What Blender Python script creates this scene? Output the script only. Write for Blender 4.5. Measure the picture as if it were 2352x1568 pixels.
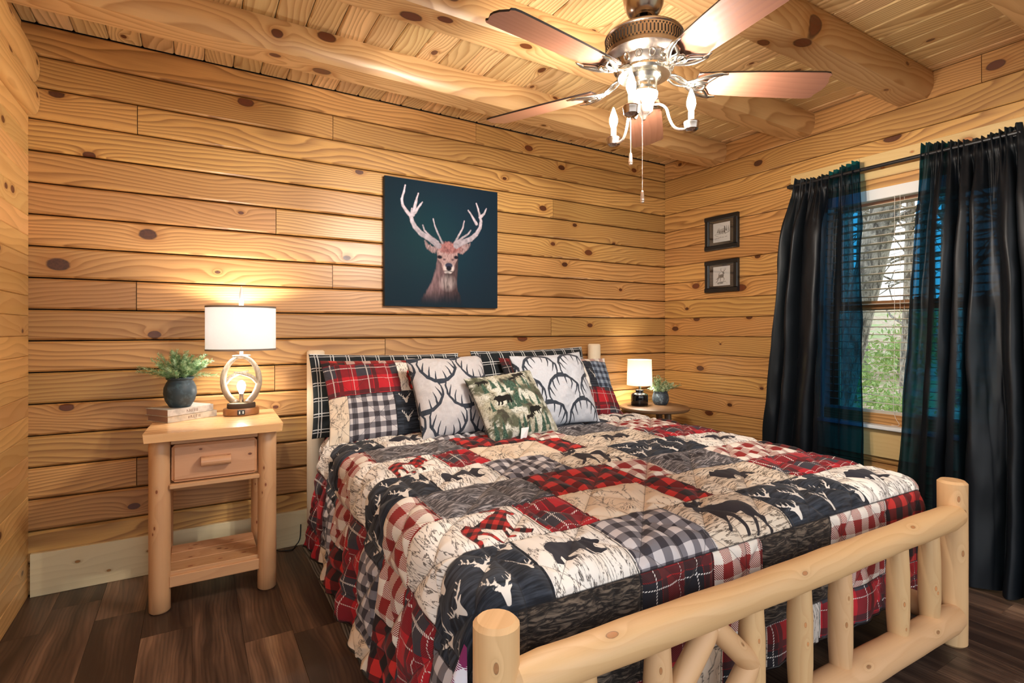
import bpy, math, random
import numpy as np
from mathutils import Vector, Matrix, Euler

# ------------------------------------------------------------------ scene, camera, light
for o in list(bpy.data.objects): bpy.data.objects.remove(o)
SC = bpy.context.scene
COL = SC.collection
random.seed(7); rng = np.random.RandomState(7)
PI = math.pi
D, LW, RW, H = 3.269, -0.657, 3.507, 2.67      # back wall y, left wall x, right wall x, ceiling z
YF = -1.3                                      # how far the room is built towards the open side behind the camera

cam = bpy.data.cameras.new('camera'); camo = bpy.data.objects.new('camera', cam); COL.objects.link(camo)
camo.location = (0, 0, 1.24)
camo.rotation_euler = (PI/2, 0, -math.radians(30.976))
cam.sensor_width = 36; cam.lens = 1219.24*36/2352; cam.shift_y = -(784-756.48)/2352
cam.clip_start = 0.05; cam.clip_end = 300
SC.camera = camo

SC.view_settings.view_transform = 'Standard'; SC.view_settings.look = 'None'
SC.view_settings.gamma = 1; SC.view_settings.use_curve_mapping = False
SC.view_settings.exposure = 0.0
SC.cycles.use_adaptive_sampling = True; SC.cycles.adaptive_threshold = 0.03
SC.cycles.max_bounces = 7; SC.cycles.diffuse_bounces = 4; SC.cycles.glossy_bounces = 3; SC.cycles.transmission_bounces = 4; SC.cycles.transparent_max_bounces = 14
SC.cycles.caustics_reflective = False; SC.cycles.caustics_refractive = False

W = bpy.data.worlds.new('sky'); SC.world = W; W.use_nodes = True
_wn = W.node_tree.nodes; _wl = W.node_tree.links
_bg = _wn['Background']; _bg.inputs['Strength'].default_value = 2.6
_tc = _wn.new('ShaderNodeTexCoord'); _sx = _wn.new('ShaderNodeSeparateXYZ'); _wl.new(_tc.outputs['Generated'], _sx.inputs[0])
_mp = _wn.new('ShaderNodeMath'); _mp.operation = 'MULTIPLY_ADD'; _mp.inputs[1].default_value = .5; _mp.inputs[2].default_value = .5
_wl.new(_sx.outputs['Z'], _mp.inputs[0]); _rp = _wn.new('ShaderNodeValToRGB'); _wl.new(_mp.outputs[0], _rp.inputs[0])
_rp.color_ramp.elements[0].position = 0.49; _rp.color_ramp.elements[0].color = (0.24, 0.21, 0.17, 1)
_e = _rp.color_ramp.elements.new(.505); _e.color = (0.92, 0.93, 0.92, 1)
_rp.color_ramp.elements[-1].position = 0.85; _rp.color_ramp.elements[-1].color = (0.72, 0.84, 1.0, 1)
_wl.new(_rp.outputs[0], _bg.inputs['Color'])
FAN_BULB = 2300.0; LAMP_BULB = 600.0; GLOBE_BULB = 55.0; LAMP2_BULB = 300.0

# ------------------------------------------------------------------ object helpers
def link(o, parent=None, loc=None, rot=None):
    COL.objects.link(o)
    if parent is not None: o.parent = parent
    if loc is not None: o.location = loc
    if rot is not None: o.rotation_euler = rot
    return o
def mesh(name, verts, faces, mat=None, smooth=False, idx=None):
    me = bpy.data.meshes.new(name); me.from_pydata([tuple(v) for v in verts], [], [tuple(f) for f in faces])
    if mat is not None:
        for m in (mat if isinstance(mat, (list, tuple)) else [mat]): me.materials.append(m)
    if smooth: me.polygons.foreach_set('use_smooth', [True]*len(me.polygons))
    if idx is not None: me.polygons.foreach_set('material_index', idx)
    me.update(); return me
def obj(name, vf, mat, parent=None, loc=(0,0,0), rot=(0,0,0), smooth=False, auto=None):
    me = mesh(name, vf[0], vf[1], mat, smooth, vf[2] if len(vf) > 2 else None)
    if auto is not None:
        me.polygons.foreach_set('use_smooth', [True]*len(me.polygons)); me.set_sharp_from_angle(angle=math.radians(auto))
    return link(bpy.data.objects.new(name, me), parent, loc, rot)
def empty(name, loc=(0,0,0), rz=0):
    o = bpy.data.objects.new(name, None); o.empty_display_size = .1
    return link(o, None, loc, (0,0,rz))
def tag(o, label=None, cat=None, group=None, kind=None):
    if label: o['label'] = label
    if cat: o['category'] = cat
    if group: o['group'] = group
    if kind: o['kind'] = kind
    return o
def wood(o, seed=None, tone=None, k1=None, k2=None, k3=None):
    o['seed'] = float(rng.uniform(0, 100) if seed is None else seed)
    o['tone'] = float(rng.uniform(0, 1) if tone is None else tone)
    for n, k in (('k1', k1), ('k2', k2), ('k3', k3)):
        if k: o[n] = [float(a) for a in k]
    return o
def joinvf(*parts):
    V, Fc, I = [], [], []
    for p in parts:
        n = len(V); V += [tuple(v) for v in p[0]]; Fc += [tuple(i+n for i in f) for f in p[1]]
        I += list(p[2]) if len(p) > 2 else [0]*len(p[1])
    return V, Fc, I
def xf(vf, M):
    return ([tuple(M @ Vector(v)) for v in vf[0]],) + tuple(vf[1:])
def T(x, y, z): return Matrix.Translation((x, y, z))
def Rz(a): return Matrix.Rotation(a, 4, 'Z')
def Rx(a): return Matrix.Rotation(a, 4, 'X')
def Ry(a): return Matrix.Rotation(a, 4, 'Y')
def box(sx, sy, sz, c=(0,0,0), b=0.0):
    """box with optional chamfer on all edges (24-vert)"""
    hx, hy, hz = sx/2, sy/2, sz/2
    if b <= 0:
        V = [(x*hx+c[0], y*hy+c[1], z*hz+c[2]) for x in (-1,1) for y in (-1,1) for z in (-1,1)]
        return V, [(0,1,3,2),(4,6,7,5),(0,4,5,1),(2,3,7,6),(0,2,6,4),(1,5,7,3)]
    V = []; key = {}
    for x in (-1,1):
        for y in (-1,1):
            for z in (-1,1):
                for a in range(3):
                    q = [x*(hx-b), y*(hy-b), z*(hz-b)]; q[a] = (x*hx, y*hy, z*hz)[a]
                    key[(x,y,z,a)] = len(V); V.append((q[0]+c[0], q[1]+c[1], q[2]+c[2]))
    Fc = []
    for a in range(3):
        o1, o2 = (a+1) % 3, (a+2) % 3
        for s in (-1,1):
            ring = []
            for p, q in ((-1,-1),(1,-1),(1,1),(-1,1)):
                k = [0,0,0]; k[a] = s; k[o1] = p; k[o2] = q; ring.append(key[(*k, a)])
            Fc.append(ring if s > 0 else ring[::-1])
            for s2 in (-1,1):
                k1 = [0,0,0]; k1[a] = s; k1[o1] = s2; k1[o2] = -1; k2 = list(k1); k2[o2] = 1
                r = [key[(*k1, a)], key[(*k2, a)], key[(*k2, o1)], key[(*k1, o1)]]
                Fc.append(r if s*s2 < 0 else r[::-1])
    for x in (-1,1):
        for y in (-1,1):
            for z in (-1,1):
                r = [key[(x,y,z,0)], key[(x,y,z,1)], key[(x,y,z,2)]]
                Fc.append(r if x*y*z > 0 else r[::-1])
    return V, Fc
def plank(L, w, t=.04, ch=.006, end=.002):
    """board along local X, face towards -Y, height along Z; chamfered long edges"""
    prof = [(-w/2, t), (-w/2, ch), (-w/2+ch, 0), (w/2-ch, 0), (w/2, ch), (w/2, t)]
    V = []
    for x, dd in ((-L/2, 0), (L/2, 0)):
        V += [(x, y, z) for z, y in prof]
    n = 6
    Fc = [(i, i+1, i+1+n, i+n) for i in range(n-1)] + [(n-1, 0, n, 2*n-1), tuple(range(n))[::-1], tuple(range(n, 2*n))]
    return V, Fc
def extrude(poly, L, axis='X'):
    n = len(poly); V = [(-L/2, p[0], p[1]) for p in poly] + [(L/2, p[0], p[1]) for p in poly]
    Fc = [(i, (i+1) % n, (i+1) % n + n, i+n) for i in range(n)] + [tuple(range(n))[::-1], tuple(range(n, 2*n))]
    return V, Fc
def prism(poly, z0, z1):
    n = len(poly); V = [(x, y, z0) for x, y in poly] + [(x, y, z1) for x, y in poly]
    Fc = [(i, (i+1) % n, (i+1) % n + n, i+n) for i in range(n)] + [tuple(range(n))[::-1], tuple(range(n, 2*n))]
    return V, Fc
def lathe(prof, seg=32, sx=1, sy=1, caps=True):
    V = []; Fc = []
    for r, z in prof:
        for i in range(seg):
            a = 2*PI*i/seg; V.append((r*math.cos(a)*sx, r*math.sin(a)*sy, z))
    for j in range(len(prof)-1):
        for i in range(seg):
            k = (i+1) % seg; Fc.append((j*seg+i, j*seg+k, (j+1)*seg+k, (j+1)*seg+i))
    if caps:
        if prof[0][0] > 1e-5: Fc.append(tuple(range(seg))[::-1])
        if prof[-1][0] > 1e-5: Fc.append(tuple(range((len(prof)-1)*seg, len(prof)*seg)))
    return V, Fc
def tube(pts, rad, seg=8, flat=1.0, up=(0,0,1)):
    pts = [Vector(p) for p in pts]; n = len(pts)
    if not hasattr(rad, '__len__'): rad = [rad]*n
    V = []; Fc = []; a0 = Vector(up)
    for i, p in enumerate(pts):
        t = (pts[min(i+1, n-1)] - pts[max(i-1, 0)]).normalized()
        b = t.cross(a0)
        if b.length < 1e-3: b = t.cross(Vector((1, .1, .2)))
        b.normalize(); c = b.cross(t).normalized(); a0 = c
        for k in range(seg):
            a = 2*PI*k/seg; V.append(p + (b*math.cos(a) + c*math.sin(a)*flat)*rad[i])
    for i in range(n-1):
        for k in range(seg):
            k2 = (k+1) % seg; Fc.append((i*seg+k, i*seg+k2, (i+1)*seg+k2, (i+1)*seg+k))
    Fc.append(tuple(range(seg))[::-1]); Fc.append(tuple(range((n-1)*seg, n*seg)))
    return V, Fc
def smooth_path(pts, n=6):
    P = [Vector(p) for p in pts]; out = []
    for i in range(len(P)-1):
        p0, p1, p2, p3 = P[max(i-1,0)], P[i], P[i+1], P[min(i+2, len(P)-1)]
        for k in range(n):
            t = k/n
            out.append(.5*((2*p1) + (p2-p0)*t + (2*p0-5*p1+4*p2-p3)*t*t + (3*p1-p0-3*p2+p3)*t**3))
    out.append(P[-1]); return out
def log(L, r, taper=0, round_end=.0, lump=.03, seg=20, seed=0, flatten=0):
    """peeled log along local X with hand-cut irregular radius; end roundness"""
    rr = np.random.RandomState(seed); n = max(6, int(L/.08)); V = []; Fc = []
    xs = list(np.linspace(-L/2, L/2, n+1)); prof = []
    ph = rr.uniform(0, 6, 6)
    for x in xs:
        s = 1 + lump*(.5*math.sin(x*9+ph[0]) + .35*math.sin(x*23+ph[1]))
        prof.append((x, r*s*(1 - taper*(x/L+.5))))
    e = round_end
    if e > 0:
        prof = [(-L/2, r*.62), (-L/2+e*.25, r*.86)] + [p for p in prof if -L/2+e*.5 < p[0] < L/2-e*.5] + [(L/2-e*.25, r*.86), (L/2, r*.62)]
    else:
        c = min(.009, r*.2); prof = [(-L/2, prof[0][1]-c), (-L/2+c, prof[0][1])] + prof[1:-1] + [(L/2-c, prof[-1][1]), (L/2, prof[-1][1]-c)]
    for x, q in prof:
        for k in range(seg):
            a = 2*PI*k/seg; w = q*(1 + lump*.5*math.sin(3*a+ph[2]+x*4) + lump*.3*math.sin(2*a+ph[3]-x*7))
            V.append((x, w*math.cos(a), w*math.sin(a)))
    m = len(prof)
    for i in range(m-1):
        for k in range(seg):
            k2 = (k+1) % seg; Fc.append((i*seg+k, (i+1)*seg+k, (i+1)*seg+k2, i*seg+k2))
    Fc.append(tuple(range(seg))); Fc.append(tuple(range((m-1)*seg, m*seg))[::-1])
    return V, Fc
def along(p, q):
    """location and rotation for a local-X object spanning p..q"""
    p, q = Vector(p), Vector(q); d = q-p
    return (p+q)/2, d.to_track_quat('X', 'Z').to_euler(), d.length

# ------------------------------------------------------------------ numpy noise / distance fields
_L = np.random.RandomState(3).rand(256, 256)
def vnoise(x, y):
    xi = np.floor(x).astype(int); yi = np.floor(y).astype(int); fx = x-xi; fy = y-yi
    fx = fx*fx*(3-2*fx); fy = fy*fy*(3-2*fy)
    g = lambda a, b: _L[a % 256, b % 256]
    return (g(xi,yi)*(1-fx)+g(xi+1,yi)*fx)*(1-fy) + (g(xi,yi+1)*(1-fx)+g(xi+1,yi+1)*fx)*fy
def fbm(x, y, o=3):
    s = 0; a = .5
    for i in range(o): s = s + a*vnoise(x*2**i+17*i, y*2**i+5*i); a *= .5
    return s
def sd_poly(X, Y, poly):
    d = np.full(X.shape, 1e9); ins = np.zeros(X.shape, bool); n = len(poly)
    for i in range(n):
        ax, ay = poly[i]; bx, by = poly[(i+1) % n]
        ex, ey = bx-ax, by-ay; wx, wy = X-ax, Y-ay
        t = np.clip((wx*ex+wy*ey)/(ex*ex+ey*ey+1e-12), 0, 1)
        d = np.minimum(d, (wx-ex*t)**2 + (wy-ey*t)**2)
        c = ((ay > Y) != (by > Y)) & (X < (bx-ax)*(Y-ay)/(by-ay+1e-12)+ax)
        ins ^= c
    d = np.sqrt(d); return np.where(ins, -d, d)
def sd_caps(X, Y, segs):
    d = np.full(X.shape, 1e9)
    for ax, ay, ra, bx, by, rb in segs:
        ex, ey = bx-ax, by-ay; wx, wy = X-ax, Y-ay
        t = np.clip((wx*ex+wy*ey)/(ex*ex+ey*ey+1e-12), 0, 1)
        d = np.minimum(d, np.hypot(wx-ex*t, wy-ey*t) - (ra+(rb-ra)*t))
    return d
def chain(pts, r0, r1):
    n = len(pts)-1; out = []
    for i in range(n):
        out.append((*pts[i], r0+(r1-r0)*i/n, *pts[i+1], r0+(r1-r0)*(i+1)/n))
    return out
# unit motifs ------------------------------------------------------------
_dh = [(0,0),(.06,.02),(.085,.12),(.12,.27),(.11,.39),(-.11,.39),(-.12,.27),(-.085,.12),(-.06,.02)]
_da = []
for s in (1,-1):
    _da += chain([(s*.06,.37),(s*.15,.50),(s*.29,.57),(s*.38,.72),(s*.35,.95)], .036, .017)
    _da += chain([(s*.15,.50),(s*.11,.68)], .026, .014) + chain([(s*.29,.57),(s*.23,.82)], .028, .014)
    _da += chain([(s*.36,.68),(s*.47,.84)], .026, .014) + [(s*.11,.34,.045,s*.27,.42,.015)]
def m_deer(X, Y): return np.minimum(sd_poly(X, Y, _dh), sd_caps(X, Y, _da))
_bear = [(-.50,.30),(-.47,.42),(-.39,.49),(-.28,.51),(-.14,.485),(0,.49),(.10,.545),(.19,.55),(.26,.515),(.32,.53),(.35,.565),(.39,.55),(.405,.51),(.47,.45),(.55,.41),(.575,.37),(.55,.335),(.48,.335),(.41,.30),(.355,.25),(.33,.17),(.37,.06),(.43,.02),(.43,-.015),(.30,-.015),(.27,.05),(.22,.15),(.17,.20),(.13,.12),(.17,.03),(.22,.0),(.21,-.025),(.09,-.02),(.05,.06),(.02,.17),(-.10,.16),(-.19,.17),(-.21,.09),(-.14,.02),(-.12,-.02),(-.26,-.02),(-.30,.07),(-.33,.14),(-.385,.08),(-.36,.0),(-.39,-.02),(-.51,-.015),(-.50,.09),(-.47,.18)]
def m_bear(X, Y): return sd_poly(X, Y, _bear)
_moose = [(-.48,.38),(-.44,.50),(-.30,.55),(-.10,.54),(.05,.60),(.14,.66),(.22,.66),(.28,.70),(.33,.76),(.42,.76),(.52,.68),(.58,.60),(.58,.54),(.52,.53),(.44,.57),(.40,.50),(.36,.43),(.34,.35),(.33,.24),(.40,.08),(.52,-.05),(.58,-.10),(.52,-.13),(.42,-.06),(.30,.08),(.22,.22),(.18,.10),(.16,-.10),(.20,-.22),(.12,-.22),(.09,-.08),(.10,.12),(.06,.26),(-.08,.27),(-.20,.25),(-.24,.12),(-.14,-.05),(-.08,-.2),(-.02,-.24),(-.10,-.26),(-.16,-.22),(-.24,-.05),(-.33,.08),(-.38,.0),(-.36,-.14),(-.40,-.28),(-.48,-.28),(-.45,-.14),(-.48,.02),(-.46,.16),(-.50,.28)]
_mant = [(.3,.74),(.2,.80),(.06,.82),(.08,.92),(.16,.88),(.18,1.0),(.25,.9),(.31,1.0),(.35,.9),(.46,.97),(.48,.86),(.40,.76)]
def m_moose(X, Y): return np.minimum(sd_poly(X, Y, _moose), sd_poly(X, Y, _mant))
def m_paw(X, Y):
    e = lambda cx, cy, a, b: (np.hypot((X-cx)/a, (Y-cy)/b)-1)*min(a, b)
    return np.minimum.reduce([e(0,.3,.3,.22), e(-.34,.55,.1,.15), e(-.13,.72,.1,.16), e(.13,.72,.1,.16), e(.34,.55,.1,.15)])
def m_elk(X, Y):
    s = []
    for q in (1,-1):
        s += chain([(q*.08,.45),(q*.25,.55),(q*.38,.72),(q*.34,1.0)], .02, .008) + chain([(q*.2,.52),(q*.18,.72)], .014, .006) + chain([(q*.33,.65),(q*.5,.8)], .014, .006)
        s += chain([(q*.11,.42),(q*.09,.2),(q*.05,.05)], .012, .012) + [(q*.1,.4,.02,q*.26,.45,.01), (q*.06,.3,.016,q*.075,.29,.016)]
    s += [(-.04,.05,.03,.04,.05,.03), (-.1,.02,.01,-.2,-.3,.008), (.1,.05,.01,.2,-.3,.008), (0,-.02,.014,0,-.25,.01), (-.06,0,.01,-.08,-.3,.01), (.06,0,.01,.1,-.3,.01)]
    return sd_caps(X, Y, s)
# ------------------------------------------------------------------ materials
class NT:
    def __init__(s, name):
        s.m = bpy.data.materials.new(name); s.m.use_nodes = True; s.t = s.m.node_tree; s.t.nodes.clear()
        s.out = s.t.nodes.new('ShaderNodeOutputMaterial')
    def put(s, inp, v):
        if v is None: return
        if isinstance(v, bpy.types.NodeSocket): s.t.links.new(v, inp)
        elif inp.type == 'RGBA' and len(v) == 3: inp.default_value = (*v, 1)
        else: inp.default_value = v
    def n(s, typ, ins=None, **kw):
        nd = s.t.nodes.new('ShaderNode'+typ)
        for k, v in kw.items(): setattr(nd, k, v)
        for k, v in (ins or {}).items(): s.put(nd.inputs[k], v)
        return nd
    def f(s, op, a, b=None, c=None, clamp=False):
        nd = s.n('Math', operation=op, use_clamp=clamp)
        for i, v in enumerate((a, b, c)): s.put(nd.inputs[i], v)
        return nd.outputs[0]
    def v(s, op, a, b=None, out=0):
        nd = s.n('VectorMath', operation=op); s.put(nd.inputs[0], a)
        if b is not None: s.put(nd.inputs['Scale' if op == 'SCALE' else 1], b)
        return nd.outputs['Value'] if op in ('LENGTH', 'DOT_PRODUCT', 'DISTANCE') else nd.outputs[0]
    def mix(s, f, a, b, mode='MIX'):
        nd = s.n('Mix', data_type='RGBA', blend_type=mode); nd.clamp_factor = True
        s.put(nd.inputs[0], f); s.put(nd.inputs[6], a); s.put(nd.inputs[7], b); return nd.outputs[2]
    def mr(s, v, a, b, c=0., d=1., interp='SMOOTHSTEP'):
        nd = s.n('MapRange', interpolation_type=interp)
        for k, x in zip(('Value','From Min','From Max','To Min','To Max'), (v,a,b,c,d)): s.put(nd.inputs[k], x)
        return nd.outputs[0]
    def xyz(s, v):
        nd = s.n('SeparateXYZ'); s.put(nd.inputs[0], v); return nd.outputs
    def comb(s, x, y, z=0.):
        nd = s.n('CombineXYZ')
        for i, q in enumerate((x,y,z)): s.put(nd.inputs[i], q)
        return nd.outputs[0]
    def noise(s, vec, scale=1., detail=3., rough=.5, dist=0., out='Fac'):
        return s.n('TexNoise', {'Vector': vec, 'Scale': scale, 'Detail': detail, 'Roughness': rough, 'Distortion': dist}).outputs[out]
    def attr(s, name, typ='GEOMETRY', out='Fac'):
        return s.n('Attribute', attribute_name=name, attribute_type=typ).outputs[out]
    def prin(s, **k):
        nd = s.n('BsdfPrincipled')
        mp = dict(col='Base Color', rough='Roughness', metal='Metallic', spec='Specular IOR Level', coat='Coat Weight', coatr='Coat Roughness', sheen='Sheen Weight', trans='Transmission Weight', ior='IOR', alpha='Alpha', emit='Emission Color', estr='Emission Strength', normal='Normal', sss='Subsurface Weight', aniso='Anisotropic')
        for a, v in k.items(): s.put(nd.inputs[mp[a]], v)
        return nd.outputs[0]
    def bump(s, h, strength=.3, dist=.002):
        return s.n('Bump', {'Strength': strength, 'Distance': dist, 'Height': h}).outputs[0]
    def done(s, sh):
        s.t.links.new(sh, s.out.inputs[0]); return s.m
def simple(name, col, rough=.5, **k):
    g = NT(name); return g.done(g.prin(col=col, rough=rough, **k))

def pine(name, light, dark, knotc=(.055,.017,.006), freq=62., warp=5., contrast=.55, rough=.38, tones=None, spec=.5, coat=.15, knots=True, fine=.35, halo=(.36,.15,.035), lengthwise=1.0):
    g = NT(name)
    P = g.xyz(g.n('TexCoord').outputs['Object']); x = P[0]
    seed = g.attr('seed', 'OBJECT'); tone = g.attr('tone', 'OBJECT')
    w = g.f('ADD', P[1], P[2])
    zz = g.f('MULTIPLY', seed, 3.17)
    v1 = g.comb(g.f('MULTIPLY', x, .75*lengthwise), g.f('ADD', g.f('MULTIPLY', P[2], 3.2), g.f('MULTIPLY', P[1], 3.2)), zz)
    n1 = g.noise(v1, 1.0, 2.5, .45)
    n2 = g.noise(g.comb(g.f('MULTIPLY', x, 2.6*lengthwise), g.f('MULTIPLY', w, 22.), zz), 1., 2., .5)
    ph = g.f('ADD', g.f('MULTIPLY', w, freq*.45), g.f('MULTIPLY', n1, warp*2.4))
    ph = g.f('ADD', ph, g.f('MULTIPLY', n2, .42))
    kd = None; pb = None
    if knots:
        for k in ('k1', 'k2', 'k3'):
            kv = g.xyz(g.attr(k, 'OBJECT', 'Vector'))
            r = g.f('MAXIMUM', kv[2], .0005)
            dx = g.f('MULTIPLY', g.f('SUBTRACT', x, kv[0]), .62); dw = g.f('SUBTRACT', w, kv[1])
            d0 = g.f('DIVIDE', g.f('SQRT', g.f('ADD', g.f('MULTIPLY', dx, dx), g.f('MULTIPLY', dw, dw))), r)
            d0 = g.f('ADD', d0, g.f('MULTIPLY', g.f('SUBTRACT', n2, .5), .7))
            b = g.f('DIVIDE', 2.6, g.f('ADD', 1., g.f('MULTIPLY', d0, g.f('MULTIPLY', d0, .35))))
            b = g.f('MULTIPLY', b, g.f('GREATER_THAN', kv[2], .001))
            kd = d0 if kd is None else g.f('MINIMUM', kd, d0)
            pb = b if pb is None else g.f('ADD', pb, b)
        ph = g.f('ADD', ph, pb)
    s = g.f('FRACT', ph)
    lines = g.f('MULTIPLY', g.f('POWER', s, 1.7), g.mr(s, 1., .86))
    fn = g.noise(g.comb(g.f('MULTIPLY', x, 5.), g.f('MULTIPLY', w, 230.), zz), 1., 2., .6)
    big = g.noise(g.comb(g.f('MULTIPLY', x, .9), g.f('MULTIPLY', w, 5.), g.f('ADD', zz, 9.)), 1., 2., .5)
    fac = g.f('ADD', g.f('MULTIPLY', lines, contrast), g.f('MULTIPLY', g.f('SUBTRACT', fn, .45), fine))
    fac = g.f('ADD', fac, g.f('MULTIPLY', g.f('SUBTRACT', big, .5), .55), clamp=True)
    if tones:
        rp = g.n('ValToRGB', {0: tone}); el = rp.color_ramp.elements
        while len(el) < len(tones): el.new(.5)
        for e, (p, c) in zip(el, tones): e.position = p; e.color = (*c, 1)
        light = rp.outputs[0]; dk = g.mix(1., light, dark, 'MULTIPLY')
    else:
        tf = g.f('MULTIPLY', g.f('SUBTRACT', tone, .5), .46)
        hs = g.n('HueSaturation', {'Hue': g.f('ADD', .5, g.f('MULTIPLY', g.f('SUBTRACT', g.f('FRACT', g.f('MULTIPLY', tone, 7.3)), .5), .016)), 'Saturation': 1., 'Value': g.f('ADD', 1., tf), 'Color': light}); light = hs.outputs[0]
        dk = dark
    col = g.mix(fac, light, dk)
    rg = rough
    if knots:
        col = g.mix(g.f('MULTIPLY', g.mr(kd, 2.4, 1.0), .55), col, halo)
        kcc = g.mix(g.f('MULTIPLY', g.f('FRACT', g.f('MULTIPLY', tone, 5.7)), .8), knotc, tuple(a*b for a, b in zip(knotc, (3.4,2.6,1.9)))); kcc = g.mix(g.mr(kd, .75, 1.), kcc, tuple(.5*a for a in knotc))
        col = g.mix(g.mr(kd, 1.12, .86), col, g.mix(g.mr(g.noise(g.comb(x, w, zz), 90., 2.), .4, .62, 0., .5), kcc, tuple(min(1, c*1.9) for c in knotc)))
    nrm = g.bump(g.f('ADD', g.f('MULTIPLY', lines, -.5), fn), .18, .0006)
    return g.done(g.prin(col=col, rough=g.f('ADD', rough, g.f('MULTIPLY', lines, .1)), spec=spec, coat=coat, coatr=.28, normal=nrm))

M = {}
M['wall_pine'] = pine('varnished_pine_plank', (.565,.315,.108), (.265,.115,.031), contrast=1.05, freq=96., warp=6.5, fine=.5)
M['left_pine'] = pine('honey_pine_board', (.68,.40,.145), (.47,.23,.066), contrast=.7, freq=60)
M['ceil_pine'] = pine('pale_pine_ceiling_board', (.70,.49,.24), (.36,.19,.065), contrast=1.0, warp=7, freq=90)
M['beam_pine'] = pine('pine_log_beam', (.64,.41,.185), (.35,.17,.055), contrast=.9, freq=75, warp=8)
M['white_pine'] = pine('raw_white_pine', (.80,.68,.42), (.62,.50,.27), contrast=.35, coat=0, rough=.55, knotc=(.16,.09,.03), halo=(.5,.36,.16))
M['casing_pine'] = pine('pale_casing_pine', (.70,.50,.23), (.56,.35,.13), contrast=.3, coat=.05, knotc=(.2,.09,.03))
M['log'] = pine('peeled_cedar_log', (.63,.40,.195), (.48,.255,.10), contrast=.40, freq=36, warp=4, coat=.02, rough=.5, fine=.25, knotc=(.22,.11,.045), halo=(.58,.36,.17))
M['log_white'] = pine('pale_headboard_log', (.78,.66,.48), (.68,.52,.33), contrast=.25, freq=36, coat=.02, rough=.55, fine=.2)
M['cedar'] = pine('cedar_nightstand', (.58,.325,.16), (.43,.20,.085), contrast=.42, freq=40, warp=5, coat=.1, rough=.42, knotc=(.12,.04,.018), halo=(.45,.2,.08))
M['cedar_top'] = pine('cedar_top', (.72,.44,.19), (.58,.30,.11), contrast=.3, coat=.55, rough=.25)
M['sash'] = pine('stained_sash_wood', (.30,.125,.04), (.18,.065,.02), contrast=.4, knots=False)
M['dark_table'] = pine('dark_slab_wood', (.17,.09,.045), (.10,.05,.022), contrast=.4, knots=False)
def floormat():
    g = NT('rustic_laminate_plank'); P = g.xyz(g.n('TexCoord').outputs['Object']); x = P[0]; w = g.f('ADD', P[1], P[2])
    sd = g.f('MULTIPLY', g.attr('seed', 'OBJECT'), 3.17); tone = g.attr('tone', 'OBJECT')
    warp = g.noise(g.comb(g.f('MULTIPLY', x, 1.6), g.f('MULTIPLY', w, 6.), sd), 1., 2., .5)
    ww = g.f('ADD', g.f('MULTIPLY', w, 1.), g.f('MULTIPLY', warp, .09))
    st = g.noise(g.comb(g.f('MULTIPLY', x, .9), g.f('MULTIPLY', ww, 17.), sd), 1., 5., .62)
    big = g.noise(g.comb(g.f('MULTIPLY', x, 1.3), g.f('MULTIPLY', w, 9.), g.f('ADD', sd, 4.)), 1., 3., .55)
    ring = g.f('POWER', g.f('ADD', .5, g.f('MULTIPLY', .5, g.f('SINE', g.f('ADD', g.f('MULTIPLY', ww, 420.), g.f('MULTIPLY', st, 14.))))), 2.)
    fine = g.noise(g.comb(g.f('MULTIPLY', x, 9.), g.f('MULTIPLY', w, 320.), sd), 1., 2., .6)
    f = g.f('ADD', g.f('MULTIPLY', g.f('SUBTRACT', st, .5), 1.5), g.f('MULTIPLY', g.f('SUBTRACT', big, .5), 1.5))
    f = g.f('ADD', f, g.f('MULTIPLY', g.f('SUBTRACT', ring, .4), -.16)); f = g.f('ADD', f, g.f('MULTIPLY', g.f('SUBTRACT', fine, .5), .35))
    f = g.f('ADD', f, g.f('ADD', .36, g.f('MULTIPLY', g.f('SUBTRACT', tone, .5), .6)), clamp=True)
    rp = g.n('ValToRGB', {0: f}); el = rp.color_ramp.elements
    for p, c in ((0,(.042,.024,.017)),(.25,(.085,.049,.033)),(.5,(.15,.088,.056)),(.75,(.245,.15,.095)),(1,(.40,.27,.17))):
        e = el.new(p) if p not in (0, 1) else el[0 if p == 0 else -1]; e.color = (*c, 1)
    gray = g.mix(g.f('POWER', ring, .8), (.34,.30,.24), (.045,.036,.028))
    col = g.mix(g.f('GREATER_THAN', tone, .9), rp.outputs[0], gray)
    return g.done(g.prin(col=col, rough=g.f('ADD', .3, g.f('MULTIPLY', fine, .2)), spec=.5, coat=.1, coatr=.3, normal=g.bump(fine, .15, .0006)))
M['floor'] = floormat()
M['blade'] = pine('rosewood_blade', (.235,.10,.062), (.165,.064,.04), freq=90, warp=3, contrast=.5, rough=.3, coat=.4, knots=False, fine=.7)
M['blade_edge'] = simple('blade_edge_dark', (.012,.007,.006), .4)
M['gap'] = simple('dark_joint', (.014,.009,.006), .9)
M['metal'] = simple('antique_pewter', (.66,.63,.56), .15, metal=1.)
M['metal_dark'] = simple('dark_pewter', (.40,.34,.30), .24, metal=1.)
M['vent'] = simple('vent_black', (.012,.011,.01), .6)
M['nickel'] = simple('warm_nickel', (.72,.60,.52), .2, metal=.85)
M['candle'] = simple('candle_sleeve_ivory', (.8,.72,.6), .5)
M['black'] = simple('black_paint', (.006,.007,.009), .35)
M['rod'] = simple('black_iron_rod', (.012,.012,.013), .4)
M['white_paint'] = simple('white_painted_wood', (.78,.80,.80), .4)
M['slat'] = simple('white_blind_slat', (.60,.54,.44), .45)
M['cord'] = simple('white_cord', (.75,.72,.66), .7)
M['blackcord'] = simple('black_cable', (.01,.01,.01), .5)
def emission(name, col, s):
    g = NT(name); return g.done(g.n('Emission', {'Color': col, 'Strength': s}).outputs[0])
M['bulb_fan'] = emission('fan_bulb_glow', (1,.91,.80), FAN_BULB)
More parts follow.
